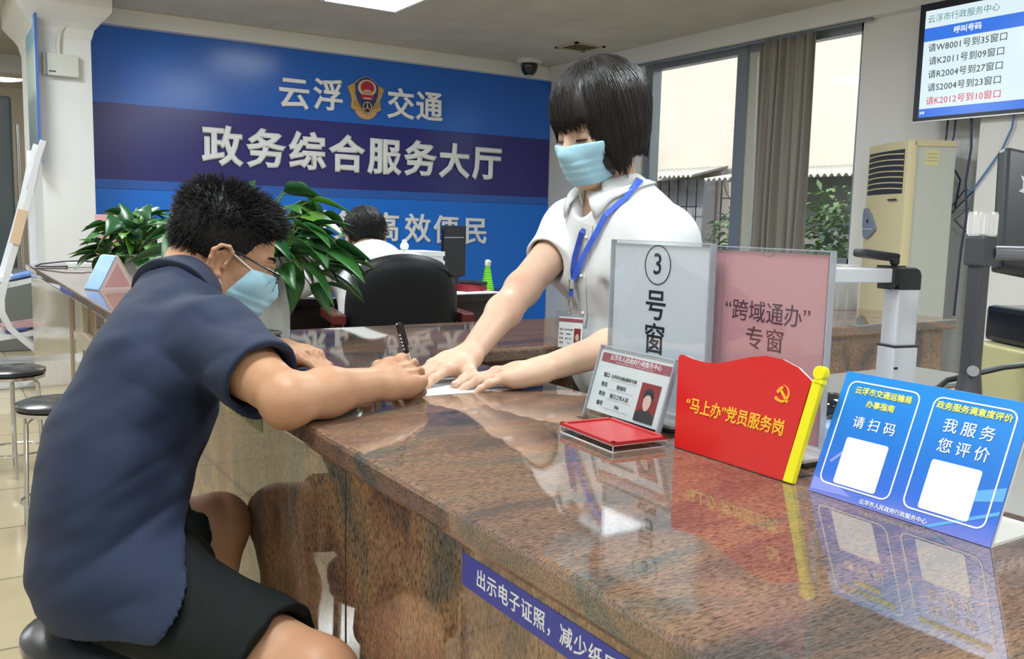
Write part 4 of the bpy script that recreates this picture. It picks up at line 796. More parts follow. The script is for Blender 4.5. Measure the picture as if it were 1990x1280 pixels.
for z0, z1, nm in ((0.62, 0.705, 'shelf'), (0.33, 0.375, 'shelf')):
    MB().prism([(-0.20, z0 - 0.03), (0.16, z1 - 0.03), (0.16, z1), (-0.20, z0)], 0.0, 0.42).build(nm, rkm, rk)
MB().box((-0.45, 0.1, 0.0), (0.17, 0.40, 0.16), bev=0.01).build('foot_box', rkm, rk)
def brochure(name, label, x, y, z, w, d, h, mat, rx=0, ry=0, rz=0):
    o = MB().box((-w / 2, -d / 2, 0), (w / 2, d / 2, h), bev=0.001).build(name, mat, loc=(x, y, z), rot=(rx, ry, rz)); return tag(o, label, 'brochure')
brochure('brochure', 'blue leaflets lying on the upper shelf of the white rack', 0.49, 6.33, 0.702, 0.17, 0.22, 0.016, M('leaflet_blue', (0.14, 0.27, 0.62), 0.4, var=0.3, vscale=20), ry=-0.23)
brochure('brochure', 'white leaflets beside the blue ones on the rack\'s upper shelf', 0.375, 6.33, 0.681, 0.09, 0.2, 0.020, M('leaflet_white', (0.70, 0.74, 0.76), 0.5), ry=-0.23)
brochure('brochure', 'pink leaflets lying on the lower shelf of the white rack', 0.46, 6.36, 0.379, 0.22, 0.2, 0.030, M('leaflet_pink', (0.68, 0.42, 0.42), 0.5), ry=-0.124)
brochure('brochure', 'dark blue leaflet at the front of the rack\'s lower shelf', 0.42, 6.235, 0.370, 0.12, 0.05, 0.010, M('leaflet_navy', (0.06, 0.12, 0.36), 0.4, var=0.3, vscale=20), ry=-0.124)
brochure('brochure', 'orange and white leaflet leaning against the rack\'s curved tube', 0.425, 6.16, 0.90, 0.055, 0.012, 0.21, M('leaflet_orange', (0.72, 0.52, 0.36), 0.5), ry=0.25)
brochure('brochure', 'small blue booklet at the top of the white rack', 0.535, 6.30, 1.22, 0.05, 0.014, 0.20, M('leaflet_blue', (0.14, 0.27, 0.62), 0.4, var=0.3, vscale=20), ry=0.25)
seatm = M('stool_black', (0.035, 0.038, 0.042), 0.22); chrome = M('chrome', (0.62, 0.62, 0.62), 0.18, 0.9)
def stool(label, x, y, h=0.45, r=0.165, lr=0.0055):
    t = thing('round_stool', label, 'stool', (x, y, 0), 0.3, 'round stools along the counter')
    MB().lathe([(r - 0.012, h - 0.03), (r, h - 0.022), (r, h - 0.008), (r - 0.02, h), (0.005, h + 0.003)], n=40).build('seat', seatm, t, smooth=True)
    MB().lathe([(r - 0.016, h - 0.042), (r - 0.004, h - 0.042), (r - 0.004, h - 0.03), (r - 0.016, h - 0.03)], n=40).build('rim', chrome, t, smooth=True)
    for k in range(6):
        a = 2 * PI * k / 6 + 0.2; c, s = math.cos(a), math.sin(a); rr = r - 0.02
        MB().tube([(0.05 * c, 0.05 * s, h - 0.045), ((rr - 0.03) * c, (rr - 0.03) * s, h - 0.045), (rr * c, rr * s, h - 0.065), ((rr + 0.012) * c, (rr + 0.012) * s, 0.0)], lr, n=8).build('leg', chrome, t, smooth=True)
    MB().tube([((r - 0.01) * math.cos(a), (r - 0.01) * math.sin(a), 0.10) for a in np.linspace(0, 2 * PI, 33)], 0.005, n=8, cap=False).build('ring', chrome, t, smooth=True)
    return t
stool('black round stool nearest the brochure rack at far left', 0.262, 4.25, r=0.13)
stool('black round stool just behind the seated man\'s back', 0.345, 3.445, r=0.13)
stool('black round stool the man is sitting on', 0.228, 1.505, 0.45, 0.14, 0.008)
hp = MB().box((-0.5, 9.3, 0.0), (0.66, 9.9, 2.10), bev=0.02).build('glass_cabinet', M('cabinet_dark_glass', (0.10, 0.125, 0.14), 0.15), smooth=False); tag(hp, 'tall dark glass fronted cabinet at the left edge in the hall behind', 'cabinet')
tag(MB().tube([(0.70, 9.32, 0.0), (0.70, 9.32, 1.86)], 0.013, n=10).build('metal_pole', chrome, smooth=True), 'thin shiny pole beside the dark cabinet in the hall', 'pole')
tag(MB().box((0.30, 8.0, 0.0), (0.66, 8.6, 0.62), bev=0.01).build('grey_bin', M('bin_grey', (0.15, 0.16, 0.15), 0.5)), 'low grey cabinet behind the brochure rack', 'cabinet')
# ------------------------------------------------------------------ figures: signed distance volumes meshed with surface nets
def sstep(a, b, x):
    t = np.clip((x - a) / (b - a), 0, 1); return t * t * (3 - 2 * t)
_lat = {}
def noise3(X, Y, Z, f, seed=0):
    if seed not in _lat: _lat[seed] = np.random.RandomState(seed).rand(32, 32, 32).astype(np.float32)
    L = _lat[seed]; x, y, z = X * f[0] + 100, Y * f[1] + 100, Z * f[2] + 100
    xi, yi, zi = np.floor(x).astype(int), np.floor(y).astype(int), np.floor(z).astype(int); x, y, z = x - xi, y - yi, z - zi
    x, y, z = (q * q * (3 - 2 * q) for q in (x, y, z)); r = 0
    for a in (0, 1):
        for b in (0, 1):
            for c in (0, 1): r = r + L[(xi + a) % 32, (yi + b) % 32, (zi + c) % 32] * (x if a else 1 - x) * (y if b else 1 - y) * (z if c else 1 - z)
    return r - 0.5

class Vol:
    def __init__(s, lo, hi, h):
        s.lo = np.array(lo, float); s.h = h; s.n = tuple(int(math.ceil((hi[i] - lo[i]) / h)) + 1 for i in range(3)); s.f = np.full(s.n, 1.0, np.float32)
    def loc(s, lo, hi):
        a = [max(0, int((lo[i] - s.lo[i]) / s.h)) for i in range(3)]; b = [min(s.n[i], int((hi[i] - s.lo[i]) / s.h) + 2) for i in range(3)]
        if any(b[i] <= a[i] for i in range(3)): return None
        sl = tuple(slice(a[i], b[i]) for i in range(3)); g = [(s.lo[i] + s.h * np.arange(a[i], b[i])).astype(np.float32) for i in range(3)]
        return sl, g[0][:, None, None], g[1][None, :, None], g[2][None, None, :]
    def _put(s, sl, d, k, sub=False):
        f = s.f[sl]
        if sub:
            d = -d
            if k > 0: hh = np.maximum(k - np.abs(f - d), 0) / k; s.f[sl] = np.maximum(f, d) + hh * hh * k * 0.25
            else: s.f[sl] = np.maximum(f, d)
        else:
            if k > 0: hh = np.maximum(k - np.abs(f - d), 0) / k; s.f[sl] = np.minimum(f, d) - hh * hh * k * 0.25
            else: s.f[sl] = np.minimum(f, d)
    def cone(s, a, b, ra, rb, k=0.01, flat=None, sub=False, cut=None, grow=0.0):
        a, b = np.array(a, float), np.array(b, float); ra += grow; rb += grow; m = max(ra, rb) + k + 3 * s.h
        q = s.loc(np.minimum(a, b) - m, np.maximum(a, b) + m)
        if q is None: return s
        sl, X, Y, Z = q; ab = b - a; L2 = float(ab @ ab) + 1e-12
        px, py, pz = X - a[0], Y - a[1], Z - a[2]; t = np.clip((px * ab[0] + py * ab[1] + pz * ab[2]) / L2, 0, 1)
        vx, vy, vz = px - t * ab[0], py - t * ab[1], pz - t * ab[2]
        if flat is not None:
            n, sc = np.array(flat[0], float), flat[1]; n = n / np.linalg.norm(n); vn = (vx * n[0] + vy * n[1] + vz * n[2]) * (sc - 1)
            vx, vy, vz = vx + vn * n[0], vy + vn * n[1], vz + vn * n[2]
        d = np.sqrt(vx * vx + vy * vy + vz * vz) - (ra + (rb - ra) * t)
        if flat is not None: d = d / max(1.0, flat[1]) * 1.15
        if cut is not None:
            for p0, nn in cut:
                p0, nn = np.array(p0, float), np.array(nn, float); nn = nn / np.linalg.norm(nn); d = np.maximum(d, (X - p0[0]) * nn[0] + (Y - p0[1]) * nn[1] + (Z - p0[2]) * nn[2])
        s._put(sl, d, k, sub); return s
    def chain(s, pts, rs, k=0.01, flat=None, sub=False, grow=0.0):
        for i in range(len(pts) - 1): s.cone(pts[i], pts[i + 1], rs[i], rs[i + 1], k, flat, sub, grow=grow)
        return s
    def ell(s, c, r, R=None, k=0.01, sub=False, grow=0.0):
        c = np.array(c, float); r = np.array(r, float) + grow; R = np.eye(3) if R is None else R; m = max(r) + k + 3 * s.h
        q = s.loc(c - m, c + m)
        if q is None: return s
        sl, X, Y, Z = q; px, py, pz = X - c[0], Y - c[1], Z - c[2]; k0 = 0; k1 = 0
        for i in range(3):
            v = px * R[0, i] + py * R[1, i] + pz * R[2, i]; k0 = k0 + (v / r[i]) ** 2; k1 = k1 + (v / r[i] ** 2) ** 2
        k0, k1 = np.sqrt(k0), np.sqrt(k1) + 1e-9; s._put(sl, k0 * (k0 - 1) / k1, k, sub); return s
    def box(s, lo, hi): return s.loc(lo, hi)
    def grid(s): return [(s.lo[i] + s.h * np.arange(s.n[i])).astype(np.float32).reshape([-1 if j == i else 1 for j in range(3)]) for i in range(3)]
    def mesh(s, name, smooth=1):
        f = s.f; n = s.n; S = f < 0; m = tuple(k - 1 for k in n); cnt = np.zeros(m, np.uint8)
        off = [(a, b, c) for a in (0, 1) for b in (0, 1) for c in (0, 1)]
        for a, b, c in off: cnt += S[a:a + m[0], b:b + m[1], c:c + m[2]]
        ijk = np.argwhere((cnt > 0) & (cnt < 8)); F = [f[ijk[:, 0] + a, ijk[:, 1] + b, ijk[:, 2] + c] for a, b, c in off]
        acc = np.zeros((len(ijk), 3)); num = np.zeros(len(ijk))
        for i in range(8):
            for ax in range(3):
                if off[i][ax] == 0:
                    o2 = list(off[i]); o2[ax] = 1; j = off.index(tuple(o2)); A, B = F[i], F[j]; mk = (A < 0) != (B < 0); t = np.where(mk, A / np.where(mk, A - B, 1), 0)
                    for d in range(3): acc[:, d] += np.where(mk, off[i][d] + (t if d == ax else 0), 0)
                    num += mk
        V = ijk + acc / num[:, None]; idx = np.full(m, -1, np.int32); idx[tuple(ijk.T)] = np.arange(len(ijk)); Q = []
        for ax in range(3):
            o1, o2 = [(1, 2), (2, 0), (0, 1)][ax]; sl1 = [slice(None)] * 3; sl2 = [slice(None)] * 3; sl1[ax] = slice(0, -1); sl2[ax] = slice(1, None)
            e = np.argwhere(S[tuple(sl1)] != S[tuple(sl2)]); e = e[(e[:, o1] > 0) & (e[:, o2] > 0) & (e[:, o1] < m[o1]) & (e[:, o2] < m[o2])]
            ins = S[tuple(e.T)]; q = []
            for d1, d2 in ((1, 1), (0, 1), (0, 0), (1, 0)): c = e.copy(); c[:, o1] -= d1; c[:, o2] -= d2; q.append(idx[tuple(c.T)])
            q = np.stack(q, 1); q[~ins] = q[~ins][:, ::-1]; Q.append(q)
        Q = np.concatenate(Q); Q = Q[(Q >= 0).all(1)]; V = V * s.h + s.lo
        for _ in range(smooth):
            E = np.concatenate([Q[:, [0, 1]], Q[:, [1, 2]], Q[:, [2, 3]], Q[:, [3, 0]]]); sm = np.zeros_like(V); ct = np.zeros(len(V))
            for d in range(3): sm[:, d] = np.bincount(E[:, 0], V[E[:, 1], d], len(V)) + np.bincount(E[:, 1], V[E[:, 0], d], len(V))
            ct = np.bincount(E[:, 0], minlength=len(V)) + np.bincount(E[:, 1], minlength=len(V)); V = 0.5 * V + 0.5 * sm / np.maximum(ct, 1)[:, None]
        me = bpy.data.meshes.new(name); me.vertices.add(len(V)); me.vertices.foreach_set('co', V.astype(np.float32).ravel()); me.loops.add(len(Q) * 4); me.loops.foreach_set('vertex_index', Q.astype(np.int32).ravel())
        me.polygons.add(len(Q)); me.polygons.foreach_set('loop_start', np.arange(0, len(Q) * 4, 4, dtype=np.int32)); me.update(calc_edges=True); me.polygons.foreach_set('use_smooth', [True] * len(Q)); me.validate(); return me

class Frame:
    """local frame: x = left, y = forward, z = up"""
    def __init__(s, o, d, pitch, roll=0.0, sc=1.0):
        d = np.array([d[0], d[1], 0.0]); d /= np.linalg.norm(d); a = math.radians(pitch); up = np.array([0, 0, 1.0])
        f = d * math.cos(a) - up * math.sin(a); u = d * math.sin(a) + up * math.cos(a); l = np.cross(u, f)
        r = math.radians(roll); l, u = l * math.cos(r) + u * math.sin(r), u * math.cos(r) - l * math.sin(r)
        s.o = np.array(o, float); s.R = np.stack([l, f, u], 1); s.sc = sc
    def p(s, x, y, z): return s.o + s.R @ (np.array([x, y, z]) * s.sc)
    def v(s, x, y, z): return s.R @ np.array([x, y, z])
    def local(s, X, Y, Z):
        dx, dy, dz = X - s.o[0], Y - s.o[1], Z - s.o[2]; R = s.R
        return [(dx * R[0, i] + dy * R[1, i] + dz * R[2, i]) / s.sc for i in range(3)]

def head(v, F, female=False, ear_detail=True):
    c = F.sc; e = lambda x, y, z, r, k=0.012, sub=False, rot=None: v.ell(F.p(x, y, z), np.array(r) * c, F.R if rot is None else F.R @ rot, k * c, sub)
    cn = lambda a, b, ra, rb, k=0.012, sub=False: v.cone(F.p(*a), F.p(*b), ra * c, rb * c, k * c, None, sub)
    e(0, -0.012, 0.035, (0.076, 0.096, 0.082), 0.0)
    e(0, 0.028, -0.030, (0.061, 0.058, 0.078), 0.03)
    jw = 0.050 if female else 0.056
    for s in (-1, 1):
        cn((s * jw, 0.0, -0.055), (s * 0.016, 0.068, -0.098), 0.016, 0.015, 0.03); e(s * 0.040, 0.060, -0.026, (0.024, 0.022, 0.022), 0.03)
        cn((s * 0.012, 0.088, 0.020), (s * 0.046, 0.068, 0.018), 0.008, 0.008, 0.02)
    e(0, 0.072, -0.098, (0.024, 0.020, 0.018), 0.03)
    e(0, 0.055, -0.06, (0.035, 0.036, 0.035), 0.03)
    for s in (-1, 1): e(s * 0.033, 0.094, -0.002, (0.017, 0.012, 0.010), 0.014, True)
    for s in (-1, 1): e(s * 0.032, 0.0755, -0.004, (0.0145, 0.013, 0.0115), 0.004); cn((s * 0.019, 0.0862, -0.0085), (s * 0.045, 0.0800, -0.0075), 0.0026, 0.0022, 0.003)
    cn((0, 0.086, 0.012), (0, 0.107, -0.032), 0.0075, 0.0105, 0.014)
    for s in (-1, 1): e(s * 0.0115, 0.098, -0.036, (0.008, 0.010, 0.007), 0.008)
    e(0, 0.0885, -0.060, (0.021, 0.009, 0.006), 0.006); e(0, 0.0865, -0.070, (0.018, 0.009, 0.006), 0.006); cn((-0.02, 0.093, -0.0655), (0.02, 0.093, -0.0655), 0.0022, 0.0022, 0.004, True)
    for s in (-1, 1):
        R = np.array(rotm(-0.25, 0, s * 0.35).to_3x3())
        e(s * 0.0775, -0.010, -0.012, (0.0075, 0.019, 0.031), 0.006, rot=R)
        if ear_detail:
            hel = [(s * 0.079, 0.006, -0.006), (s * 0.084, 0.008, 0.012), (s * 0.088, -0.002, 0.020), (s * 0.091, -0.016, 0.017), (s * 0.091, -0.026, 0.004), (s * 0.089, -0.025, -0.012), (s * 0.085, -0.016, -0.028), (s * 0.081, -0.006, -0.038), (s * 0.079, 0.002, -0.036)]
            for a, b in zip(hel, hel[1:]): cn(a, b, 0.0042, 0.0042, 0.004)
            e(s * 0.081, -0.002, -0.038, (0.006, 0.008, 0.009), 0.005)
            e(s * 0.0875, -0.006, -0.010, (0.010, 0.0105, 0.0165), 0.003, True); e(s * 0.091, -0.010, 0.009, (0.005, 0.007, 0.006), 0.004, True); cn((s * 0.084, 0.004, -0.012), (s * 0.083, 0.005, -0.020), 0.004, 0.004, 0.004)

def hand(v, w, d, n, left, curls, spread=(0.14, 0.02, -0.09, -0.2), sc=1.0, thumb=None, out=None):
    """w wrist, d towards the knuckles, n out of the back; curls per finger (three angles); thumb = three directions in (d, t, n)"""
    w = np.array(w, float); d = np.array(d, float); d /= np.linalg.norm(d); n = np.array(n, float); n -= d * (n @ d); n /= np.linalg.norm(n)
    t = np.cross(d, n) if left else np.cross(n, d); Ls = [0.087, 0.091, 0.086, 0.078]; os_ = [0.0285, 0.0095, -0.0095, -0.027]
    ph = [(0.041, 0.024, 0.020), (0.045, 0.028, 0.021), (0.042, 0.026, 0.021), (0.033, 0.019, 0.018)]; rr = [(0.0095, 0.0085, 0.0078, 0.0066), (0.0097, 0.0087, 0.0079, 0.0067), (0.0092, 0.0083, 0.0076, 0.0064), (0.0082, 0.0073, 0.0067, 0.0056)]
    B = []
    for i in range(4):
        b = w + (d * Ls[i] + t * os_[i] + n * (0.003 if i in (1, 2) else 0.0)) * sc; B.append(b)
        v.chain([w + t * os_[i] * 0.5 * sc, w + (d * Ls[i] * 0.55 + t * os_[i] * 0.86) * sc, b], [0.0165 * sc, 0.0140 * sc, 0.0112 * sc], 0.016)
    v.cone(w + (d * 0.02 + t * 0.012 - n * 0.006) * sc, w + (d * 0.055 + t * 0.022 - n * 0.010) * sc, 0.016 * sc, 0.013 * sc, 0.02)
    v.cone(w + (d * 0.02 - t * 0.014 - n * 0.006) * sc, w + (d * 0.06 - t * 0.024 - n * 0.008) * sc, 0.0145 * sc, 0.011 * sc, 0.02)
    for i in range(4): v.ell(B[i] + n * 0.0035 * sc, np.array([1, 1, 1]) * rr[i][0] * 1.02 * sc, None, 0.010)
    tips = []; CH = []
    for i in range(4):
        ds = d * math.cos(spread[i]) + t * math.sin(spread[i]); p = B[i].copy(); a = 0; pts = [p]
        for j in range(3):
            a += math.radians(curls[i][j]); p = p + (ds * math.cos(a) - n * math.sin(a)) * ph[i][j] * sc; pts.append(p)
        v.chain(pts, [r * sc for r in rr[i]], 0.004)
        for j in (0, 1): v.ell(pts[j] + n * 0.001 * sc, np.array([1, 1, 1]) * rr[i][j] * 1.06 * sc, None, 0.006)
        CH.append((pts, n * math.cos(math.radians(curls[i][0])) + ds * math.sin(math.radians(curls[i][0]))))
        tips.append((pts[-1], pts[-1] - pts[-2], ds * -math.sin(a) * -1 * 0 + n * math.cos(a) + ds * math.sin(a), rr[i][3] * sc))
    for i in range(3):
        (A, na), (C, nc) = CH[i], CH[i + 1]; q = lambda j, o: (A[j] + C[j]) / 2 + (na + nc) / 2 * o * sc
        m0 = (B[i] + B[i + 1]) / 2 + n * 0.0115 * sc
        v.cone(w + (d * 0.05 + t * (os_[i] + os_[i + 1]) * 0.42 + n * 0.0195) * sc, m0, 0.0025 * sc, 0.0035 * sc, 0.008, sub=True); v.cone(m0, q(1, 0.009), 0.003 * sc, 0.003 * sc, 0.005, sub=True)
        v.cone(q(1, 0.0085), q(2, 0.007), 0.0026 * sc, 0.0024 * sc, 0.004, sub=True)
    tb = w + (d * 0.022 + t * 0.020 - n * 0.006) * sc; p = tb; pts = [p]
    for (x, y, z), L in zip(thumb or ((0.75, 0.6, -0.2), (0.85, 0.45, -0.15), (0.95, 0.2, -0.1)), (0.042, 0.033, 0.027)):
        q = d * x + t * y + n * z; p = p + q / np.linalg.norm(q) * L * sc; pts.append(p)
    v.chain(pts, [0.0145 * sc, 0.0122 * sc, 0.0105 * sc, 0.0082 * sc], 0.008)
    q = pts[-1] - pts[-2]; q /= np.linalg.norm(q); nn = n - q * (n @ q); tips.append((pts[-1], q, nn / np.linalg.norm(nn), 0.0085 * sc))
    if out is not None: out.append((tips, t))
    return tips

def nails(tips_list, mat, parent):
    m = MB()
    for tips, t in tips_list:
        for p, q, nn, r in tips:
            q = Vector(q).normalized(); nn = Vector(nn); nn = (nn - q * nn.dot(q)).normalized(); s = q.cross(nn); M4 = Matrix((s, q, nn)).transposed().to_4x4(); M4.translation = Vector(p) - q * 0.0005 + nn * r * 0.70
            m.ball((0, 0, 0), (r * 0.72, r * 0.95, r * 0.34), M4, n=10)
    return m.build('fingernails', mat, parent, smooth=True, world=True)

def skin_mat(name, col, red):
    m = M(name, col, 0.46, sss=0.18, spec=0.4); nt = m.node_tree; b = nt.nodes['Principled BSDF']
    tc = nt.nodes.new('ShaderNodeTexCoord'); n1 = nt.nodes.new('ShaderNodeTexNoise'); n1.inputs['Scale'].default_value = 14; n1.inputs['Detail'].default_value = 6; nt.links.new(tc.outputs['Object'], n1.inputs['Vector'])
    mx = nt.nodes.new('ShaderNodeMix'); mx.data_type = 'RGBA'; mx.inputs['A'].default_value = (*col, 1); mx.inputs['B'].default_value = (*red, 1)
    r = ramp(nt, [(0.35, (0, 0, 0)), (0.7, (1, 1, 1))]); nt.links.new(n1.outputs['Fac'], r.inputs[0]); nt.links.new(r.outputs[0], mx.inputs['Factor']); nt.links.new(mx.outputs['Result'], b.inputs['Base Color'])
    n2 = nt.nodes.new('ShaderNodeTexNoise'); n2.inputs['Scale'].default_value = 420; n2.inputs['Detail'].default_value = 3; nt.links.new(tc.outputs['Object'], n2.inputs['Vector'])
    bp = nt.nodes.new('ShaderNodeBump'); bp.inputs['Strength'].default_value = 0.16; bp.inputs['Distance'].default_value = 0.001; nt.links.new(n2.outputs['Fac'], bp.inputs['Height']); nt.links.new(bp.outputs['Normal'], b.inputs['Normal'])
    return m

def cranium_d(F, X, Y, Z, ex=0.0):
    x, y, z = F.local(X, Y, Z); r = (0.076 + ex, 0.096 + ex, 0.082 + ex); z = z - 0.035; y = y + 0.012
    k0 = np.sqrt((x / r[0]) ** 2 + (y / r[1]) ** 2 + (z / r[2]) ** 2); k1 = np.sqrt((x / r[0] ** 2) ** 2 + (y / r[1] ** 2) ** 2 + (z / r[2] ** 2) ** 2) + 1e-9
    return k0 * (k0 - 1) / k1

def strands(name, lines, mat, parent, r0=0.0009, r1=0.0002):
    """many thin hairs as one tapered-tube mesh; lines = list of (n,3) arrays"""
    V = []; Fc = []; base = 0
    for P in lines:
        P = np.asarray(P); n = len(P); T = np.gradient(P, axis=0); T /= np.linalg.norm(T, axis=1)[:, None] + 1e-9
        ref = np.array([0.31, 0.77, 0.55]); U = np.cross(T, ref); U /= np.linalg.norm(U, axis=1)[:, None] + 1e-9; W = np.cross(T, U); R = (r0 + (r1 - r0) * np.linspace(0, 1, n) ** 1.5)[:, None]
        ring = [P + (U * math.cos(a) + W * math.sin(a)) * R for a in (0, 2.094, 4.189)]; V.append(np.stack(ring, 1).reshape(-1, 3))
        i = np.arange(n - 1)[:, None] * 3
        for k in range(3): k2 = (k + 1) % 3; Fc.append(base + np.concatenate([i + k, i + k2, i + 3 + k2, i + 3 + k], 1))
        base += n * 3
    V = np.concatenate(V); Q = np.concatenate(Fc); me = bpy.data.meshes.new(name); me.vertices.add(len(V)); me.vertices.foreach_set('co', V.astype(np.float32).ravel()); me.loops.add(len(Q) * 4); me.loops.foreach_set('vertex_index', Q.astype(np.int32).ravel())
    me.polygons.add(len(Q)); me.polygons.foreach_set('loop_start', np.arange(0, len(Q) * 4, 4, dtype=np.int32)); me.update(calc_edges=True); me.polygons.foreach_set('use_smooth', [True] * len(Q))
    return link(name, me, mat, parent, world=True)

hair_k = M('hair_black', (0.009, 0.008, 0.009), 0.55, spec=0.3); hair_b = M('hair_dark_brown', (0.014, 0.011, 0.010), 0.42, spec=0.4)
mask_m = M('mask_blue', (0.36, 0.62, 0.74), 0.75, sss=0.1, bump=0.12, bscale=500); loop_m = M('loop_white', (0.78, 0.78, 0.78), 0.7)

def face_mask(F, top, side, bottom, name, parent, sc=1.0, pleats=((-0.055, 0.30), (-0.072, 0.25), (-0.088, 0.2))):
    """pleated mask over the lower face: top / side / bottom are cut lines in head coordinates"""
    c = F.sc; o = F.o; v = Vol(o - 0.17, o + 0.17, 0.0019)
    e = lambda x, y, z, r, k=0.012: v.ell(F.p(x, y, z), np.array(r) * c, F.R, k * c)
    e(0, 0.030, -0.032, (0.066, 0.064, 0.083), 0.0); e(0, 0.070, -0.055, (0.046, 0.046, 0.054), 0.035)
    for s in (-1, 1): v.cone(F.p(s * 0.052, 0.0, -0.055), F.p(s * 0.016, 0.068, -0.096), 0.021 * c, 0.020 * c, 0.03); e(s * 0.040, 0.060, -0.026, (0.029, 0.027, 0.026), 0.03)
    v.cone(F.p(0, 0.088, 0.010), F.p(0, 0.110, -0.034), 0.0125 * c, 0.0155 * c, 0.022)
    X, Y, Z = v.grid(); x, y, z = F.local(X, Y, Z)
    for zc, amp in pleats: zz = z - zc - 0.25 * (y - 0.1) * 0; v.f += (0.0016 * (np.clip((zz) / 0.004, -1, 1) * np.exp(-np.abs(zz) / 0.008))).astype(np.float32) * c
    g = np.maximum(np.maximum(top(x, y, z), side(x, y, z)), bottom(x, y, z)); v.f = np.maximum(v.f, (g * c).astype(np.float32))
    return link(name, v.mesh(name, 1), mask_m, parent, world=True)
# ------------------------------------------------------------------ the seated man
mskin = skin_mat('skin_tan', (0.50, 0.285, 0.165), (0.44, 0.225, 0.125)); nail_m = M('nail_pink', (0.58, 0.36, 0.28), 0.3)
man = thing('person', 'man in a navy polo shirt and glasses leaning over the counter to write', 'person', (0.245, 1.50, 0.0), group=None)
FM = Frame((0.462, 1.716, 1.026), (0.9755, -0.22), 24, 0, 0.95)
FD = np.array([0.985, -0.17, 0.0])
TC = [(0.238, 1.506, 0.53), (0.230, 1.526, 0.632), (0.243, 1.546, 0.70), (0.300, 1.572, 0.810), (0.352, 1.622, 0.890)]; TR = [0.158, 0.156, 0.152, 0.146, 0.112]
RSH, LSH = (0.380, 1.474, 0.895), (0.43, 1.79, 0.912)
REL, RWR = (0.425, 1.246, 0.838), (0.602, 1.314, 0.838); LEL, LWR = (0.455, 1.930, 0.842), (0.568, 1.702, 0.838)
RH, RK, RA = (0.245, 1.425, 0.526), (0.415, 1.110, 0.478), (0.385, 1.14, 0.09); LH, LK, LA = (0.185, 1.615, 0.53), (0.424, 1.640, 0.535), (0.375, 1.66, 0.09)
def man_torso(v, g):
    v.chain(TC, TR, 0.03, (FD, 1.40), grow=g)
    for S in (RSH, LSH): v.cone(TC[4], S, 0.078, 0.062, 0.04, grow=g)
    v.cone(TC[4], (0.369, 1.668, 0.950), 0.092, 0.066, 0.04, grow=g)
v = Vol((-0.02, 0.78, 0.0), (0.84, 2.08, 1.24), 0.0029)
man_torso(v, -0.034)
v.ell((0.225, 1.51, 0.535), (0.11, 0.14, 0.055), None, 0.03)
v.cone((0.368, 1.668, 0.940), FM.p(0, -0.03, -0.055), 0.052, 0.055, 0.03); v.cone((0.374, 1.669, 0.945), FM.p(0, -0.048, -0.035), 0.048, 0.046, 0.03)
head(v, FM)
FA = [REL, tuple(np.array(REL) * 0.62 + np.array(RWR) * 0.38 + np.array([0, 0, 0.002])), RWR]
v.chain([RSH, tuple((np.array(RSH) + np.array(REL)) / 2 + np.array([0.0, -0.006, 0])), REL], [0.049, 0.043, 0.035], 0.015); v.chain(FA, [0.0345, 0.0355, 0.0255], 0.02); v.ell((0.418, 1.245, 0.833), (0.029, 0.032, 0.032), None, 0.02)
v.chain([LSH, LEL], [0.05, 0.042], 0.015); v.chain([LEL, tuple(np.array(LEL) * 0.6 + np.array(LWR) * 0.4), LWR], [0.041, 0.040, 0.0275], 0.02)
hout = []
hand(v, RWR, (0.86, 0.46, 0.10), (-0.28, -0.70, 0.66), False, ((30, 62, 30), (40, 72, 34), (48, 78, 38), (54, 78, 38)), (0.07, 0.01, -0.06, -0.14), 0.97, thumb=((0.72, 0.55, -0.28), (0.92, 0.10, -0.42), (0.92, -0.28, -0.35)), out=hout)
hand(v, LWR, (0.36, -0.93, -0.02), (0, 0.02, 1), True, ((8, 16, 14), (26, 44, 30), (32, 48, 34), (34, 50, 34)), (0.10, 0.02, -0.05, -0.12), 0.95, thumb=((0.75, 0.55, -0.25), (0.92, 0.32, -0.15), (0.97, 0.1, -0.1)), out=hout)
for H, K, A in ((RH, RK, RA), (LH, LK, LA)):
    v.chain([H, K], [0.076, 0.054], 0.03); v.chain([K, tuple(np.array(K) * 0.65 + np.array(A) * 0.35 + np.array([-0.012, 0, 0])), A], [0.053, 0.052, 0.034], 0.025)
for A, dv in ((RA, (0.12, -0.99)), (LA, (0.15, 0.98))): v.chain([A, (A[0] + dv[0] * 0.09, A[1] + dv[1] * 0.09, 0.05), (A[0] + dv[0] * 0.17, A[1] + dv[1] * 0.17, 0.028)], [0.036, 0.034, 0.024], 0.02)
link('body', v.mesh('body', 1), mskin, man, world=True); del v
nails(hout, nail_m, man)
# polo shirt
navy_m = M('polo_navy', (0.011, 0.020, 0.050), 0.75, sheen=0.04, bump=0.10, bscale=700, spec=0.3)
v = Vol((-0.02, 1.18, 0.42), (0.60, 2.06, 1.06), 0.0034)
man_torso(v, 0.0)
v.ell((0.238, 1.506, 0.545), (0.130, 0.155, 0.088), None, 0.05)
v.ell((0.275, 1.525, 0.63), (0.06, 0.10, 0.07), None, 0.05)
arm = np.array(REL) - np.array(RSH); arm /= np.linalg.norm(arm); hem = np.array(RSH) + arm * 0.165
v.cone(RSH, hem + arm * 0.02, 0.071, 0.062, 0.045, cut=[(hem, arm)])
larm = np.array(LEL) - np.array(LSH); larm /= np.linalg.norm(larm); lhem = np.array(LSH) + larm * 0.15
v.cone(LSH, lhem, 0.068, 0.060, 0.045, cut=[(lhem, larm)])
v.ell((0.240, 1.502, 0.535), (0.130, 0.155, 0.090), None, 0.03); v.ell((0.245, 1.490, 0.545), (0.138, 0.142, 0.092), None, 0.03)
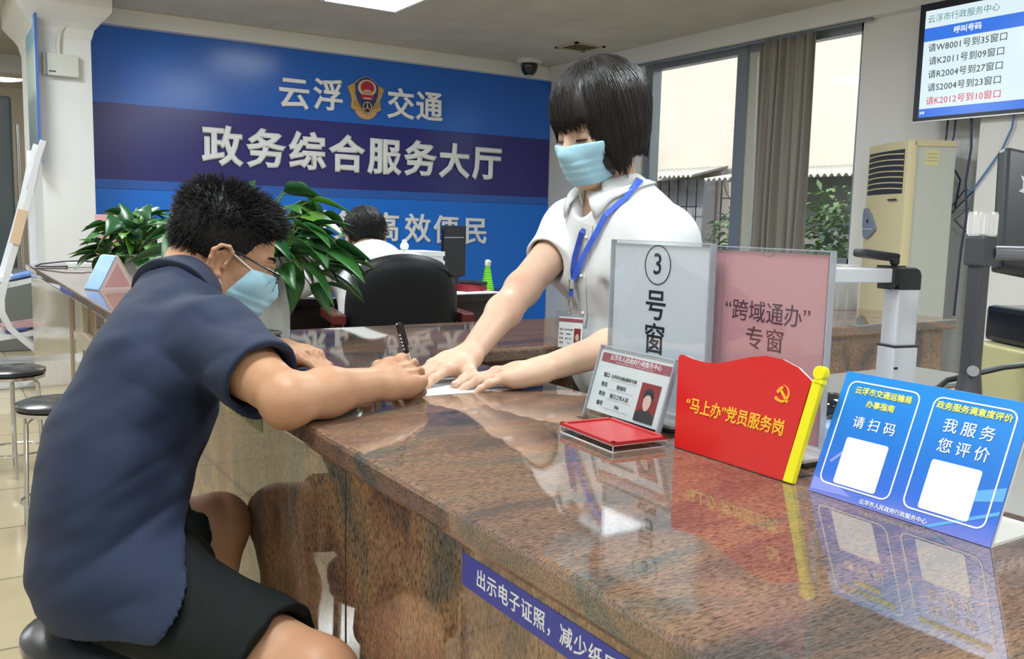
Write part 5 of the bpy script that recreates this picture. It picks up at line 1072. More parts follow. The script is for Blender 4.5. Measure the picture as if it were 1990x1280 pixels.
v.cone(RH, tuple(np.array(RH) * 0.6 + np.array(RK) * 0.4), 0.104, 0.100, 0.04); v.cone((0.215, 1.59, 0.53), tuple(np.array(LH) * 0.4 + np.array(LK) * 0.6), 0.085, 0.098, 0.04)
X, Y, Z = v.grid()
ph_ = (Z * 0.82 - X * 0.55 + Y * 0.18) * 2 * PI * 13 + 9.0 * noise3(X, Y, Z, (6, 6, 6), 31)
v.f += (0.0055 * (1 - np.abs(np.sin(ph_ * 0.5))) ** 2 * sstep(0.80, 0.60, Z) * sstep(0.12, 0.24, X) * (0.5 + 1.2 * np.clip(noise3(X, Y, Z, (9, 9, 9), 32) + 0.3, 0, 1)) * 1.3).astype(np.float32)
ph_ = (Z * 0.5 + X * 0.75 + Y * 0.4) * 2 * PI * 16 + 7.0 * noise3(X, Y, Z, (8, 8, 8), 33)
v.f += (0.0045 * (1 - np.abs(np.sin(ph_ * 0.5))) ** 2 * np.exp(-(((X - 0.35) / 0.10) ** 2 + ((Y - 1.42) / 0.10) ** 2 + ((Z - 0.85) / 0.09) ** 2))).astype(np.float32)
v.f += (0.010 * noise3(X * 1.0 + Z * 0.5, Y * 1.0 - Z * 0.3, Z * 1.0 - X * 0.6, (7, 7, 15), 1) * (1 - 0.5 * sstep(0.62, 0.75, Z)) + 0.006 * noise3(X + Z * 0.7, Y, Z - X * 0.5 + Y * 0.4, (16, 10, 34), 2)).astype(np.float32)
v.cone(hem - arm * 0.03, hem + arm * 0.03, 0.050, 0.056, 0.006, sub=True); v.cone(lhem - larm * 0.03, lhem + larm * 0.03, 0.046, 0.054, 0.006, sub=True)
v.f = np.maximum(v.f, (0.464 + 0.26 * (X - 0.10) + 1.3 * np.maximum(X - 0.235, 0) - 0.05 * (Y - 1.5) - Z).astype(np.float32) / (1.04 + 0.6 * (X > 0.235)))
v.cone((0.372, 1.672, 0.985), tuple(FM.p(0, -0.04, -0.06)), 0.053, 0.056, 0.01, sub=True)
link('polo_shirt', v.mesh('polo_shirt', 5), navy_m, man, world=True); del v
ax = Vector(FM.p(0, -0.045, -0.06)) - Vector((0.340, 1.664, 0.955)); Mx = Vector((0, 0, 1)).rotation_difference(ax.normalized()).to_matrix().to_4x4(); Mx.translation = Vector((0.374, 1.669, 0.957))
cm = MB().lathe([(0.058, -0.02), (0.0595, 0.022), (0.0625, 0.028), (0.068, 0.026), (0.076, 0.004), (0.083, -0.024), (0.080, -0.028), (0.066, -0.02)], n=48, mat=Mx)
for vv in cm.bm.verts:
    q = noise3(np.array(vv.co.x), np.array(vv.co.y), np.array(vv.co.z), (22, 22, 22), 3); vv.co += (vv.co - Mx.translation).normalized() * float(q) * 0.010
cm.build('collar', M('collar_navy', (0.018, 0.025, 0.052), 0.75, bump=0.15, bscale=900), man, smooth=True, world=True, ang=180)
# shorts
short_m = M('shorts_dark', (0.0055, 0.0085, 0.008), 0.85, sheen=0.0, bump=0.12, bscale=500, spec=0.25)
v = Vol((-0.01, 0.98, 0.38), (0.56, 1.86, 0.66), 0.0036)
v.ell((0.242, 1.502, 0.53), (0.116, 0.142, 0.076), None, 0.03); v.ell((0.247, 1.490, 0.535), (0.124, 0.128, 0.077), None, 0.03)
for H, K, r0, r1, fr in ((RH, RK, 0.090, 0.076, 0.80), ((0.205, 1.60, 0.53), LK, 0.080, 0.070, 0.80)):
    H, K = np.array(H), np.array(K); dd_ = (K - H) / np.linalg.norm(K - H); hm = H + (K - H) * fr
    v.cone(H, K, r0, r1, 0.04, cut=[(hm, dd_)]); v.cone(hm - dd_ * 0.03, hm + dd_ * 0.05, 0.064, 0.070, 0.006, sub=True)
X, Y, Z = v.grid(); v.f += (0.012 * noise3(X + Y * 0.4, Y - X * 0.5, Z, (20, 9, 22), 5) + 0.006 * noise3(X, Y + X, Z, (34, 18, 40), 6)).astype(np.float32)
v.f = np.maximum(v.f, (0.4545 - Z).astype(np.float32) + 0 * v.f) if False else v.f
link('shorts', v.mesh('shorts', 2), short_m, man, world=True); del v
for A, dv in ((RA, Vector((0.12, -0.99, 0))), (LA, Vector((0.15, 0.98, 0)))):
    b = Vector((A[0], A[1], 0)); m = MB().tube([b - dv * 0.055 + Vector((0, 0, 0.042)), b + Vector((0, 0, 0.048)), b + dv * 0.09 + Vector((0, 0, 0.042)), b + dv * 0.17 + Vector((0, 0, 0.034)), b + dv * 0.205 + Vector((0, 0, 0.022))], [0.034, 0.044, 0.046, 0.04, 0.018], n=18); m.build('shoe', sbk, man, smooth=True, world=True, ang=180)
# hair
def hz(y): return np.interp(y, [-0.14, -0.095, -0.06, -0.03, -0.012, 0.006, 0.020, 0.030, 0.045, 0.062, 0.078, 0.12], [-0.088, -0.085, -0.066, -0.036, 0.012, 0.018, 0.004, 0.012, 0.044, 0.060, 0.074, 0.088])
v = Vol(FM.o - 0.19, FM.o + 0.19, 0.0026); X, Y, Z = v.grid(); x, y, z = FM.local(X, Y, Z)
th = 0.0018 + 0.011 * sstep(0.035, 0.105, z) + 0.008 * sstep(-0.02, -0.09, y) * sstep(-0.04, 0.06, z) + 0.006 * sstep(0.0, 0.07, y) * sstep(0.07, 0.1, z) + 0.009 * noise3(x * 1.0, y, z, (60, 60, 24), 8) * sstep(0.02, 0.08, z)
v.f = np.maximum(cranium_d(FM, X, Y, Z) - th, (hz(y) - z + 0.004 * noise3(x, y, z, (120, 120, 120), 9)) * 0.9).astype(np.float32) * 0.95
hm_ = link('hair', v.mesh('hair', 1), hair_k, man, world=True); del v
rs = np.random.RandomState(5); lines = []
while len(lines) < 5200:
    q = rs.randn(3); q /= np.linalg.norm(q); p = q * np.array([0.078, 0.098, 0.084]) + np.array([0, -0.012, 0.035])
    if p[2] < float(hz(p[1])) + 0.002: continue
    topness = float(sstep(0.03, 0.105, p[2])); back = float(sstep(-0.02, -0.08, p[1])); nrm = q / np.array([0.078, 0.098, 0.084]); nrm /= np.linalg.norm(nrm)
    if topness < 0.25 and rs.rand() > (0.9 if back > 0.5 else 0.45): continue
    L = (0.005 + 0.023 * topness + 0.007 * back) * rs.uniform(0.7, 1.3); dirv = nrm * (0.55 + 0.5 * topness) + np.array([rs.randn() * 0.35, 0.55 * topness * (p[1] > -0.05) - 0.25 * back * topness + rs.randn() * 0.25, 0.35 * topness - 0.5 * (1 - topness) + rs.randn() * 0.2])
    dirv /= np.linalg.norm(dirv); b0 = p + nrm * (0.003 + 0.006 * topness); bend = np.array([0, 0.5 if p[1] > 0 else 0, -0.5]) * L * 0.35
    lines.append(np.array([FM.p(*(b0 + dirv * L * t + bend * t * t)) for t in (0, 0.35, 0.7, 1.0)]))
strands('hair_strands', lines, hair_k, hm_, 0.0011, 0.0002)
for s_e in (-1, 1):
  lines = [np.array([FM.p(s * (0.016 + 0.042 * u), 0.0975 - 0.020 * u * u - 0.004, 0.0245 + 0.006 * math.sin(u * 2.4) + dz), FM.p(s * (0.022 + 0.044 * u), 0.0965 - 0.020 * u * u - 0.005, 0.0265 + 0.006 * math.sin(u * 2.4 + .2) + dz)]) for s in (s_e,) for u in np.linspace(0, 1, 45) for dz in (-0.002, 0.0, 0.002)]
  strands('eyebrow', lines, hair_k, man, 0.0005, 0.0002)
# mask
mk = face_mask(FM, lambda x, y, z: z - (0.000 - 0.10 * np.clip(0.075 - y, 0, 1)), lambda x, y, z: (0.057 - (0.006 - z).clip(-0.02, 0.07) * 0.46) - y, lambda x, y, z: -0.108 - z + 0 * x, 'face_mask', man)
def loop(F, pts, par, r=0.0016): MB().tube([F.p(*p) for p in pts], r, n=6).build('ear_loop', loop_m, par, smooth=True, world=True)
for s in (-1, 1):
    loop(FM, [(s * 0.063, 0.060, -0.006), (s * 0.075, 0.030, 0.004), (s * 0.0835, 0.008, 0.012), (s * 0.0875, -0.004, 0.017)], mk); loop(FM, [(s * 0.066, 0.030, -0.064), (s * 0.075, 0.012, -0.050), (s * 0.082, 0.000, -0.040)], mk)
# glasses
gb = M('glasses_black', (0.012, 0.012, 0.016), 0.25); g = MB()
for s in (-1, 1): g.tube([FM.p(s * 0.082, -0.022, 0.002), FM.p(s * 0.0855, -0.008, 0.016), FM.p(s * 0.083, 0.020, 0.016), FM.p(s * 0.076, 0.060, 0.012), FM.p(s * 0.070, 0.098, 0.008), FM.p(s * 0.064, 0.106, 0.008)], [0.002, 0.0022, 0.0022, 0.0020, 0.0019, 0.0020], n=8)
for s in (-1, 1): g.tube([FM.p(s * (0.036 + 0.028 * math.cos(a)), 0.109 - 0.003 * math.cos(a), -0.008 + 0.018 * math.sin(a) * (1.0 if math.sin(a) > 0 else 1.1)) for a in np.linspace(-0.1, PI + 0.1, 17)], 0.0018, n=6)
g.tube([FM.p(s, 0.112, 0.002) for s in (-0.009, 0, 0.009)], 0.0016, n=6)
gl = g.build('glasses', gb, man, smooth=True, world=True)
rim = MB()
for s in (-1, 1): rim.tube([FM.p(s * (0.036 + 0.028 * math.cos(a)), 0.109 - 0.003 * math.cos(a), -0.008 + 0.020 * math.sin(a)) for a in np.linspace(PI, 2 * PI, 17)], 0.0008, n=6)
rim.build('wire_rims', chrome, gl, smooth=True, world=True)
le = glass('spectacle_lens', (0.95, 0.97, 0.98), 0.14)
for s in (-1, 1):
    lm = MB(); ring = [lm.bm.verts.new(FM.p(s * (0.036 + 0.027 * math.cos(a)), 0.1095 - 0.003 * math.cos(a), -0.008 + 0.018 * math.sin(a))) for a in np.linspace(0, 2 * PI, 29)[:-1]]; lm.bm.faces.new(ring); lm.build('lens', le, gl, world=True)
# wrist watch and pen
wd = (np.array(LWR) - np.array(LEL)); wd /= np.linalg.norm(wd); wc = np.array(LWR) - wd * 0.035; Mx = Vector((0, 0, 1)).rotation_difference(Vector(wd)).to_matrix().to_4x4(); Mx.translation = Vector(wc)
wa = MB().lathe([(0.030, -0.010), (0.0335, -0.010), (0.0335, 0.010), (0.030, 0.010)], n=32, mat=Mx).build('wrist_watch', gb, man, smooth=True, world=True)
MB().box((-0.017, -0.018, 0.030), (0.017, 0.018, 0.040), Matrix.Translation(Vector(wc)) @ Matrix.Rotation(0.4, 4, 'Z') , bev=0.004).build('watch_case', M('watch_grey', (0.25, 0.25, 0.22), 0.2, 0.7), wa, world=True)
pn_a, pn_b = Vector((0.712, 1.405, 0.8015)), Vector((0.660, 1.378, 0.925)); pd = (pn_b - pn_a).normalized(); L = (pn_b - pn_a).length
pen = thing('pen', 'black and white pen held upright in the seated man\'s writing hand', 'pen', tuple(pn_a))
Mx = Vector((0, 0, 1)).rotation_difference(pd).to_matrix().to_4x4()
MB().lathe([(0.0005, 0.0), (0.0012, 0.004), (0.0040, 0.020), (0.0044, 0.022), (0.0044, 0.085), (0.0042, 0.086)], n=16, mat=Mx).build('barrel', M('pen_white', (0.60, 0.60, 0.58), 0.3), pen, smooth=True)
MB().lathe([(0.0050, 0.080), (0.0052, 0.082), (0.0052, L - 0.004), (0.0046, L), (0.001, L + 0.001)], n=16, mat=Mx).box((0.0045, -0.0015, L - 0.045), (0.0075, 0.0015, L - 0.003), Mx).build('cap', gb, pen, smooth=True)
for k in range(5): MB().tube([Mx @ Vector((-0.0040, -0.0036, 0.088 + k * 0.007)), Mx @ Vector((-0.0046, -0.0028, 0.091 + k * 0.007))], 0.0012, n=5).build('print_mark', ink_w, pen)
# ------------------------------------------------------------------ the standing woman
wskin = skin_mat('skin_fair', (0.64, 0.44, 0.31), (0.58, 0.35, 0.25))
wom = thing('person', 'woman with a dark bob in a white shirt and blue mask, hands on the form', 'person', (1.33, 1.57, 0.0))
FW = Frame((1.222, 1.572, 1.312), (-0.995, -0.10), 20, 0, 0.98)
WT = [(1.345, 1.570, 0.80), (1.335, 1.570, 0.92), (1.315, 1.572, 1.02), (1.285, 1.575, 1.095)]; WR = [0.160, 0.158, 0.168, 0.120]
WD = np.array([-1.0, -0.02, 0.0])
WRS, WLS = (1.275, 1.728, 1.082), (1.285, 1.416, 1.064)
WRE, WRW = (1.082, 1.640, 0.956), (0.862, 1.487, 0.843); WLE, WLW = (1.185, 1.340, 0.885), (0.930, 1.337, 0.834)
def wom_torso(v, g):
    v.chain(WT, WR, 0.03, (WD, 1.42), grow=g)
    for S in (WRS, WLS): v.cone(WT[3], S, 0.075, 0.052, 0.04, grow=g); v.cone((1.266, 1.575, 1.126), S, 0.058, 0.054, 0.06, grow=g)
    v.cone(WT[3], (1.258, 1.575, 1.150), 0.085, 0.057, 0.04, grow=g)
    for s_ in (-1, 1): v.ell((1.278, 1.572 + s_ * 0.112, 1.093), (0.062, 0.062, 0.044), None, 0.05, grow=g)
    for s_ in (-1, 1): v.ell((1.262, 1.572 + s_ * 0.072, 1.005), (0.065, 0.068, 0.07), None, 0.05, grow=g)
v = Vol((0.66, 1.14, 0.0), (1.50, 1.98, 1.50), 0.0029)
wom_torso(v, -0.030)
for y in (1.50, 1.645): v.chain([(1.36, y, 0.78), (1.37, y, 0.45), (1.38, y, 0.07)], [0.085, 0.055, 0.036], 0.03); v.cone((1.38, y, 0.045), (1.24, y, 0.03), 0.036, 0.028, 0.02)
v.ell((1.36, 1.572, 0.82), (0.10, 0.15, 0.10), None, 0.04)
v.cone((1.268, 1.576, 1.13), FW.p(0, -0.032, -0.06), 0.052, 0.047, 0.03)
head(v, FW, True)
v.chain([WRS, WRE], [0.046, 0.037], 0.015); v.chain([WRE, tuple(np.array(WRE) * 0.62 + np.array(WRW) * 0.38), WRW], [0.036, 0.035, 0.0235], 0.02)
v.chain([WLS, WLE], [0.046, 0.037], 0.015); v.chain([WLE, tuple(np.array(WLE) * 0.6 + np.array(WLW) * 0.4), WLW], [0.036, 0.034, 0.0235], 0.02)
wout = []
hand(v, WRW, (-0.94, -0.22, -0.20), (-0.18, -0.05, 1), False, ((4, 12, 12), (4, 12, 12), (6, 14, 12), (8, 14, 12)), (0.14, 0.03, -0.07, -0.18), 0.94, thumb=((0.62, 0.78, -0.18), (0.92, 0.36, -0.12), (0.97, 0.15, -0.02)), out=wout)
hand(v, WLW, (-0.88, 0.38, -0.14), (-0.16, 0.02, 1), True, ((4, 14, 12), (3, 12, 12), (4, 12, 12), (6, 14, 12)), (0.13, 0.04, -0.06, -0.17), 0.94, thumb=((0.62, 0.76, -0.2), (0.92, 0.36, -0.12), (0.97, 0.15, -0.02)), out=wout)
link('body', v.mesh('body', 1), wskin, wom, world=True); del v
nails(wout, M('nail_rose', (0.66, 0.44, 0.38), 0.28), wom)
shirt_m = M('shirt_white', (0.70, 0.72, 0.72), 0.7, sss=0.06, bump=0.10, bscale=600)
v = Vol((1.00, 1.24, 0.70), (1.52, 1.92, 1.23), 0.0032)
wom_torso(v, 0.0)
v.ell((1.35, 1.572, 0.80), (0.125, 0.175, 0.11), None, 0.05)
ar = np.array(WRE) - np.array(WRS); ar /= np.linalg.norm(ar); wh_ = np.array(WRS) + ar * 0.128; v.cone(WRS, wh_ + ar * 0.02, 0.062, 0.058, 0.04, cut=[(wh_, ar + np.array([0, 0, 0.0]))])
al = np.array(WLE) - np.array(WLS); al /= np.linalg.norm(al); wl_ = np.array(WLS) + al * 0.135; v.cone(WLS, wl_ + al * 0.02, 0.051, 0.054, 0.05, cut=[(wl_, al)])
X, Y, Z = v.grid()
v.f += (0.008 * noise3(X, Y + Z * 0.5, Z * 0.5 + Y * 0.2, (9, 15, 8), 11) * (1 - 0.7 * sstep(1.05, 1.12, Z)) + 0.005 * noise3(X, Y - Z * 0.35, Z + Y * 0.3, (14, 30, 12), 12)).astype(np.float32)
for a, b, r in (((1.21, 1.70, 1.06), (1.215, 1.62, 0.96), 0.008), ((1.22, 1.72, 1.02), (1.225, 1.66, 0.90), 0.009), ((1.20, 1.50, 0.97), (1.215, 1.52, 0.83), 0.008), ((1.215, 1.64, 0.98), (1.22, 1.62, 0.84), 0.008)): v.cone(a, b, r * 0.5, r * 0.25, 0.025, sub=True)
v.cone(wh_ - ar * 0.03, wh_ + ar * 0.03, 0.046, 0.052, 0.006, sub=True); v.cone(wl_ - al * 0.03, wl_ + al * 0.03, 0.046, 0.052, 0.006, sub=True)
v.cone((1.262, 1.575, 1.125), tuple(FW.p(0, -0.03, -0.05)), 0.053, 0.050, 0.01, sub=True)
v.cone((1.215, 1.572, 1.115), (1.185, 1.572, 1.16), 0.016, 0.045, 0.012, sub=True)
sm = v.mesh('shirt', 2); link('shirt', sm, shirt_m, wom, world=True); del v
from mathutils.bvhtree import BVHTree
def surf(me):
    return BVHTree.FromPolygons([vv.co for vv in me.vertices], [tuple(p.vertices) for p in me.polygons])
wb = surf(sm)
def drape(p, d=(-1, 0, 0), lift=0.003):
    """drop a point on the shirt front"""
    o = Vector(p) - Vector(d) * -0.3; h = wb.ray_cast(Vector(p) + Vector(d) * 0.3, -Vector(d)); return (h[0] + h[1] * lift, h[1]) if h[0] is not None else (Vector(p), Vector(d))
# collar: two pointed leaves
for side in (-1, 1):
    cl = MB(); rows = []
    for i in range(19):
        a = math.radians(14 + 168 * i / 18); yy, xx = side * math.sin(a), -math.cos(a); f = max(0.0, 1 - (a - 0.244) / 0.75)
        top = Vector((1.250 + 0.061 * xx, 1.574 + 0.060 * yy, 1.166 + 0.034 * (1 + xx) / 2))
        bot = Vector((1.252 + 0.086 * xx - 0.006 * f, 1.574 + 0.090 * yy + side * 0.036 * f, 1.148 + 0.022 * (1 + xx) / 2 - 0.036 * f))
        h = wb.find_nearest(bot); q = h[0] + h[1] * 0.007 if h[0] is not None else bot
        inn = Vector((1.254 + 0.056 * xx, 1.574 + 0.055 * yy, top.z - 0.026)); md = (top + q) / 2 + Vector((xx * 0.006, yy * 0.006, 0.004))
        rows.append([cl.bm.verts.new(p) for p in (inn, top, md, q)])
    for a, b in zip(rows, rows[1:]):
        for k in range(3): cl.bm.faces.new((a[k], b[k], b[k + 1], a[k + 1]))
    co_ = cl.build('collar', shirt_m, wom, smooth=True, world=True, ang=180); sd = co_.modifiers.new('thickness', 'SOLIDIFY'); sd.thickness = 0.003; sd.offset = 0
pk_ = MB(); 
pts = [drape((1.1, 1.545 + 0.0065 * k, 1.10 - 0.028 * k), lift=0.0012) for k in range(9)]
pk_.ribbon([p for p, n_ in pts], 0.026, [n_ for p, n_ in pts], 0.0012); pk_.build('placket', shirt_m, wom, world=True)
for k in (1, 4, 7): MB().ball(pts[k][0] + pts[k][1] * 0.002, 0.0045, n=8).build('button', M('button_white', (0.75, 0.76, 0.74), 0.3), wom, smooth=True, world=True)
bp_, bn_ = drape((1.1, 1.462, 1.033), lift=0.002); Mx = Vector((0, 0, 1)).rotation_difference(bn_).to_matrix().to_4x4(); Mx.translation = bp_
pin = MB().box((-0.006, -0.0045, 0), (0.0, 0.0045, 0.003), Mx); pinm = M('pin_gold', (0.80, 0.55, 0.10), 0.3, 0.3)
pin = MB().box((-0.0045, -0.0045, 0.0), (0.0045, -0.0005, 0.003), Matrix.Translation(bp_) @ Matrix(((0, 0, -1, 0), (-1, 0, 0, 0), (0, 1, 0, 0), (0, 0, 0, 1)))).build('lapel_pin', pinm, wom, world=True)
MB().box((-0.0045, -0.0002, 0.0), (0.0045, 0.0065, 0.003), Matrix.Translation(bp_) @ Matrix(((0, 0, -1, 0), (-1, 0, 0, 0), (0, 1, 0, 0), (0, 0, 0, 1)))).build('pin_flag', M('pin_red', (0.62, 0.02, 0.02), 0.3), pin, world=True)
tr = Vol((1.17, 1.33, 0.0), (1.52, 1.82, 0.95), 0.006)
for y in (1.495, 1.65): tr.chain([(1.36, y, 0.80), (1.37, y, 0.45), (1.385, y, 0.06)], [0.108, 0.082, 0.070], 0.03)
tr.ell((1.355, 1.572, 0.82), (0.115, 0.168, 0.08), None, 0.04); link('trousers', tr.mesh('trousers', 1), M('trousers_black', (0.015, 0.015, 0.018), 0.8), wom, world=True); del tr
for y in (1.495, 1.65): MB().tube([(1.44, y, 0.035), (1.38, y, 0.045), (1.28, y, 0.04), (1.19, y, 0.025)], [0.03, 0.042, 0.042, 0.022], n=14).build('shoe', sbk, wom, smooth=True, world=True, ang=180)
# hair: a full bob with a fringe
v = Vol(FW.o - 0.20, FW.o + 0.20, 0.0028); X, Y, Z = v.grid(); x, y, z = FW.local(X, Y, Z)
shell = cranium_d(FW, X, Y, Z) - (0.020 + 0.002 * sstep(0.0, 0.1, z) + 0.010 * sstep(0.0, -0.1, y))
tp_ = 1 - 0.22 * sstep(-0.02, -0.095, z) * sstep(0.05, -0.04, y); r = np.sqrt((x / 0.097 / tp_) ** 2 + ((y + 0.014) / 0.110 / tp_) ** 2); tube_ = (r - 1) * 0.09 + 0 * z
low = np.maximum(tube_, z - 0.04); d_ = np.minimum(shell, low)
hemz = np.interp(y, [-0.13, -0.06, -0.02, 0.02, 0.045, 0.062, 0.078, 0.095], [-0.080, -0.082, -0.072, -0.060, -0.104, -0.075, -0.034, 0.012])
fr = np.where(np.abs(x) < 0.053, np.interp(y, [0.0, 0.05, 0.06, 0.13], [-0.2, -0.06, 0.032, 0.027]), -0.2)
opening = np.maximum(hemz, fr) + 0.034 * noise3(x, y, z * 0.15, (95, 95, 20), 14)
d_ = np.maximum(d_, (opening - z) * 0.8)
d_ = d_ + 0.006 * noise3(x, y, z * 0.3, (46, 46, 16), 15)
v.f = (d_ * 0.95).astype(np.float32)
hv = Vol(FW.o - 0.20, FW.o + 0.20, 0.0028); hv.f = np.minimum(shell, low).astype(np.float32)
v.cone(FW.p(0, -0.04, -0.06), FW.p(0, -0.03, -0.14), 0.06, 0.06, 0.01, sub=True)
hw = link('hair', v.mesh('hair', 2), hair_b, wom, world=True); del v
def snap(V, P, off, F, zmin):
    # lay a strand on the hair surface
    for _ in range(3):
        idx = np.clip(np.round((P - V.lo) / V.h).astype(int), 1, np.array(V.n) - 2); i, j, k = idx.T; d = V.f[i, j, k] + 0.0
        g = np.stack([V.f[i + 1, j, k] - V.f[i - 1, j, k], V.f[i, j + 1, k] - V.f[i, j - 1, k], V.f[i, j, k + 1] - V.f[i, j, k - 1]], 1); L = np.linalg.norm(g, axis=1)[:, None] + 1e-6; n = g / L; n = n - np.outer(n @ F.R[:, 2], F.R[:, 2]) * 0.6
        d = d + ((P - (V.lo + idx * V.h)) * (g / L)).sum(1) * 1.0; P = P - n * (d - off)[:, None] * 0.8
    P[1:-1] = 0.25 * P[:-2] + 0.5 * P[1:-1] + 0.25 * P[2:]
    return P
rs = np.random.RandomState(9); lines = []
for i in range(4200):
    az = rs.uniform(-PI, PI); sx_, fy = math.sin(az), math.cos(az); endz = float(np.interp(fy * 0.1, [-0.13, -0.06, -0.02, 0.02, 0.045, 0.06, 0.075, 0.1], [-0.084, -0.086, -0.076, -0.064, -0.108, -0.08, -0.035, 0.012])) + rs.uniform(-0.012, 0.016)
    if abs(sx_) < 0.53 and fy > 0: endz = 0.026 + rs.uniform(-0.022, 0.022)
    st = rs.uniform(0.0, 0.55); P = []
    for t in np.linspace(st, 1.0, 9):
        ph = t * 1.62; zz = 0.035 + 0.112 * math.cos(ph); rad = math.sin(min(ph, PI / 2)) ** 0.85
        if zz < 0.06: zz = 0.06 + (endz - 0.06) * ((t - 0.83) / 0.17) if t > 0.83 else 0.06
        P.append((t, zz, rad))
    L_ = []
    n_ = 11; wob = rs.randn(2) * 0.004; bulge = rs.uniform(0.996, 1.025)
    for t in np.linspace(st, 1.0, n_):
        if t < 0.6: ph = t / 0.6 * PI / 2; zz = 0.035 + 0.114 * math.cos(ph); rad = math.sin(ph)
        else: u = (t - 0.6) / 0.4; zz = 0.035 + (endz - 0.035) * u; rad = 1.0 - 0.04 * u * u
        back = 0.5 - 0.5 * fy
        L_.append(FW.p(sx_ * rad * 0.1005 * bulge + wob[0] * t, -0.020 + fy * rad * (0.1165 + 0.004 * back) * bulge + wob[1] * t, zz))
    lines.append(snap(hv, np.array(L_), rs.uniform(-0.0006, 0.0022), FW, endz))
strands('hair_strands', lines, hair_b, hw, 0.0011, 0.0003)
lines = [np.array([FW.p(s * (0.016 + 0.036 * u), 0.0985 - 0.016 * u * u - 0.004, 0.020 + 0.005 * math.sin(u * 2.6)), FW.p(s * (0.022 + 0.036 * u), 0.0975 - 0.018 * u * u - 0.004, 0.0215 + 0.005 * math.sin(u * 2.6 + .2))]) for s in (-1, 1) for u in np.linspace(0, 1, 40)]
strands('eyebrows', lines, hair_b, wom, 0.0009, 0.0003)
lines = [np.array([FW.p(s * (0.019 + 0.026 * u), 0.0880 - 0.0075 * u * u, -0.0095 - 0.001 * math.sin(u * 3)), FW.p(s * (0.020 + 0.027 * u), 0.0935 - 0.0070 * u * u, -0.0135)]) for s in (-1, 1) for u in np.linspace(0, 1, 36)]
strands('eyelashes', lines, hair_k, wom, 0.0007, 0.0002)
mw = face_mask(FW, lambda x, y, z: z - (-0.018 - 0.10 * np.clip(0.09 - y, 0, 1)), lambda x, y, z: np.interp(z, [-0.12, -0.085, -0.066, -0.045, -0.02], [0.034, 0.022, 0.012, 0.040, 0.056]) - y, lambda x, y, z: -0.110 - z + 0 * x, 'face_mask', wom)
for s in (-1, 1):
    loop(FW, [(s * 0.066, 0.040, -0.032), (s * 0.076, 0.018, -0.012), (s * 0.083, 0.006, 0.004), (s * 0.087, -0.004, 0.014)], mw); loop(FW, [(s * 0.060, 0.040, -0.088), (s * 0.071, 0.020, -0.064), (s * 0.081, 0.002, -0.042)], mw)
# lanyard with the name badge
lan = thing('lanyard', 'bright blue lanyard with a staff badge hanging round the woman\'s neck', 'lanyard', (1.20, 1.54, 0.93)); lbl = M('lanyard_blue', (0.03, 0.10, 0.56), 0.5)
rb = MB()
P1 = [(1.305, 1.530, 1.200, 0.2, -0.5, 0.8), (1.266, 1.480, 1.193, -0.3, -0.7, 0.6), (1.2250, 1.4740, 1.1550, -0.77, -0.31, 0.56), (1.2137, 1.5011, 1.1124, -0.89, -0.3, 0.33), (1.1976, 1.5222, 1.0739, -0.97, -0.12, 0.19), (1.1939, 1.5513, 1.04, -0.99, 0.1, -0.04), (1.1915, 1.5737, 1.0056, -0.98, -0.21, 0.03), (1.1920, 1.5934, 0.9762, -0.97, -0.08, -0.1)]
P2 = [(1.232, 1.615, 1.160, -0.85, 0.35, 0.4), (1.2050, 1.5480, 1.1250, -0.88, 0.1, 0.47), (1.1894, 1.5605, 1.0838, -0.97, 0.1, 0.0), (1.1894, 1.5774, 1.0557, -0.97, 0.1, -0.06), (1.1876, 1.5883, 1.0273, -0.97, -0.05, -0.03), (1.1885, 1.5937, 0.9989, -0.98, -0.12, -0.1), (1.1920, 1.5955, 0.976, -0.97, -0.1, -0.1)]
def strap(P, lift, mat):
    out = []
    for x, y, z, a, b2, c in P:
        n_ = Vector((a, b2, c)).normalized(); h = wb.find_nearest(Vector((x, y, z))); p = Vector((x, y, z))
        if z < 1.15 and h[0] is not None: p = h[0] + h[1] * lift; n_ = h[1]
        out.append((p + n_ * 0.002, n_))
    # resample smoothly
    Q = []; 
    for i in range(len(out) - 1):
        for f in (0, 0.5): Q.append((out[i][0].lerp(out[i + 1][0], f), out[i][1].lerp(out[i + 1][1], f)))
    Q.append(out[-1]); m = MB(); m.ribbon([p for p, n_ in Q], 0.0145, [n_ for p, n_ in Q], 0.0012); m.build('strap', mat, lan, world=True); return out
fr_ = strap(P1, 0.007, lbl); strap(P2, 0.004, M('lanyard_shade_blue', (0.022, 0.065, 0.40), 0.5)); rb.bm.free()
e0, en = fr_[-1]; e0 = e0 + Vector((-0.004, 0, 0)); yv = Vector((0.25, -0.97, 0)).normalized(); xv = yv.cross(Vector((0, 0, 1)))
MB().tube([e0 + Vector((0, 0, 0.004)), e0 + Vector((0, 0, -0.016))], 0.007, n=10).build('ferrule', M('ferrule_steel', (0.6, 0.6, 0.6), 0.25, 0.8), lan, world=True, smooth=True)
MB().ribbon([e0 + Vector((0, 0, -0.014)), e0 + Vector((0, 0, -0.034))], 0.012, en, 0.002).build('tab', lbl, lan, world=True)
hk = MB().tube([e0 + Vector((-0.001, 0, -0.032)), e0 + Vector((-0.003, 0.003, -0.044)), e0 + Vector((-0.003, 0.006, -0.060)), e0 + Vector((-0.003, 0.001, -0.070)), e0 + Vector((-0.003, -0.005, -0.060)), e0 + Vector((-0.003, -0.002, -0.042))], 0.0018, n=8); hk.build('hook', chrome, lan, world=True, smooth=True)
bc = e0 + Vector((0.004, 0.002, -0.0715))
bgm = MB().box((-0.040, -0.0012, -0.088), (0.052, 0.0012, 0.004)); badge = bgm.build('badge_holder', acry, lan); badge.location = bc - Vector(lan.location); badge.rotation_euler = (math.radians(-3), 0, math.radians(-62))
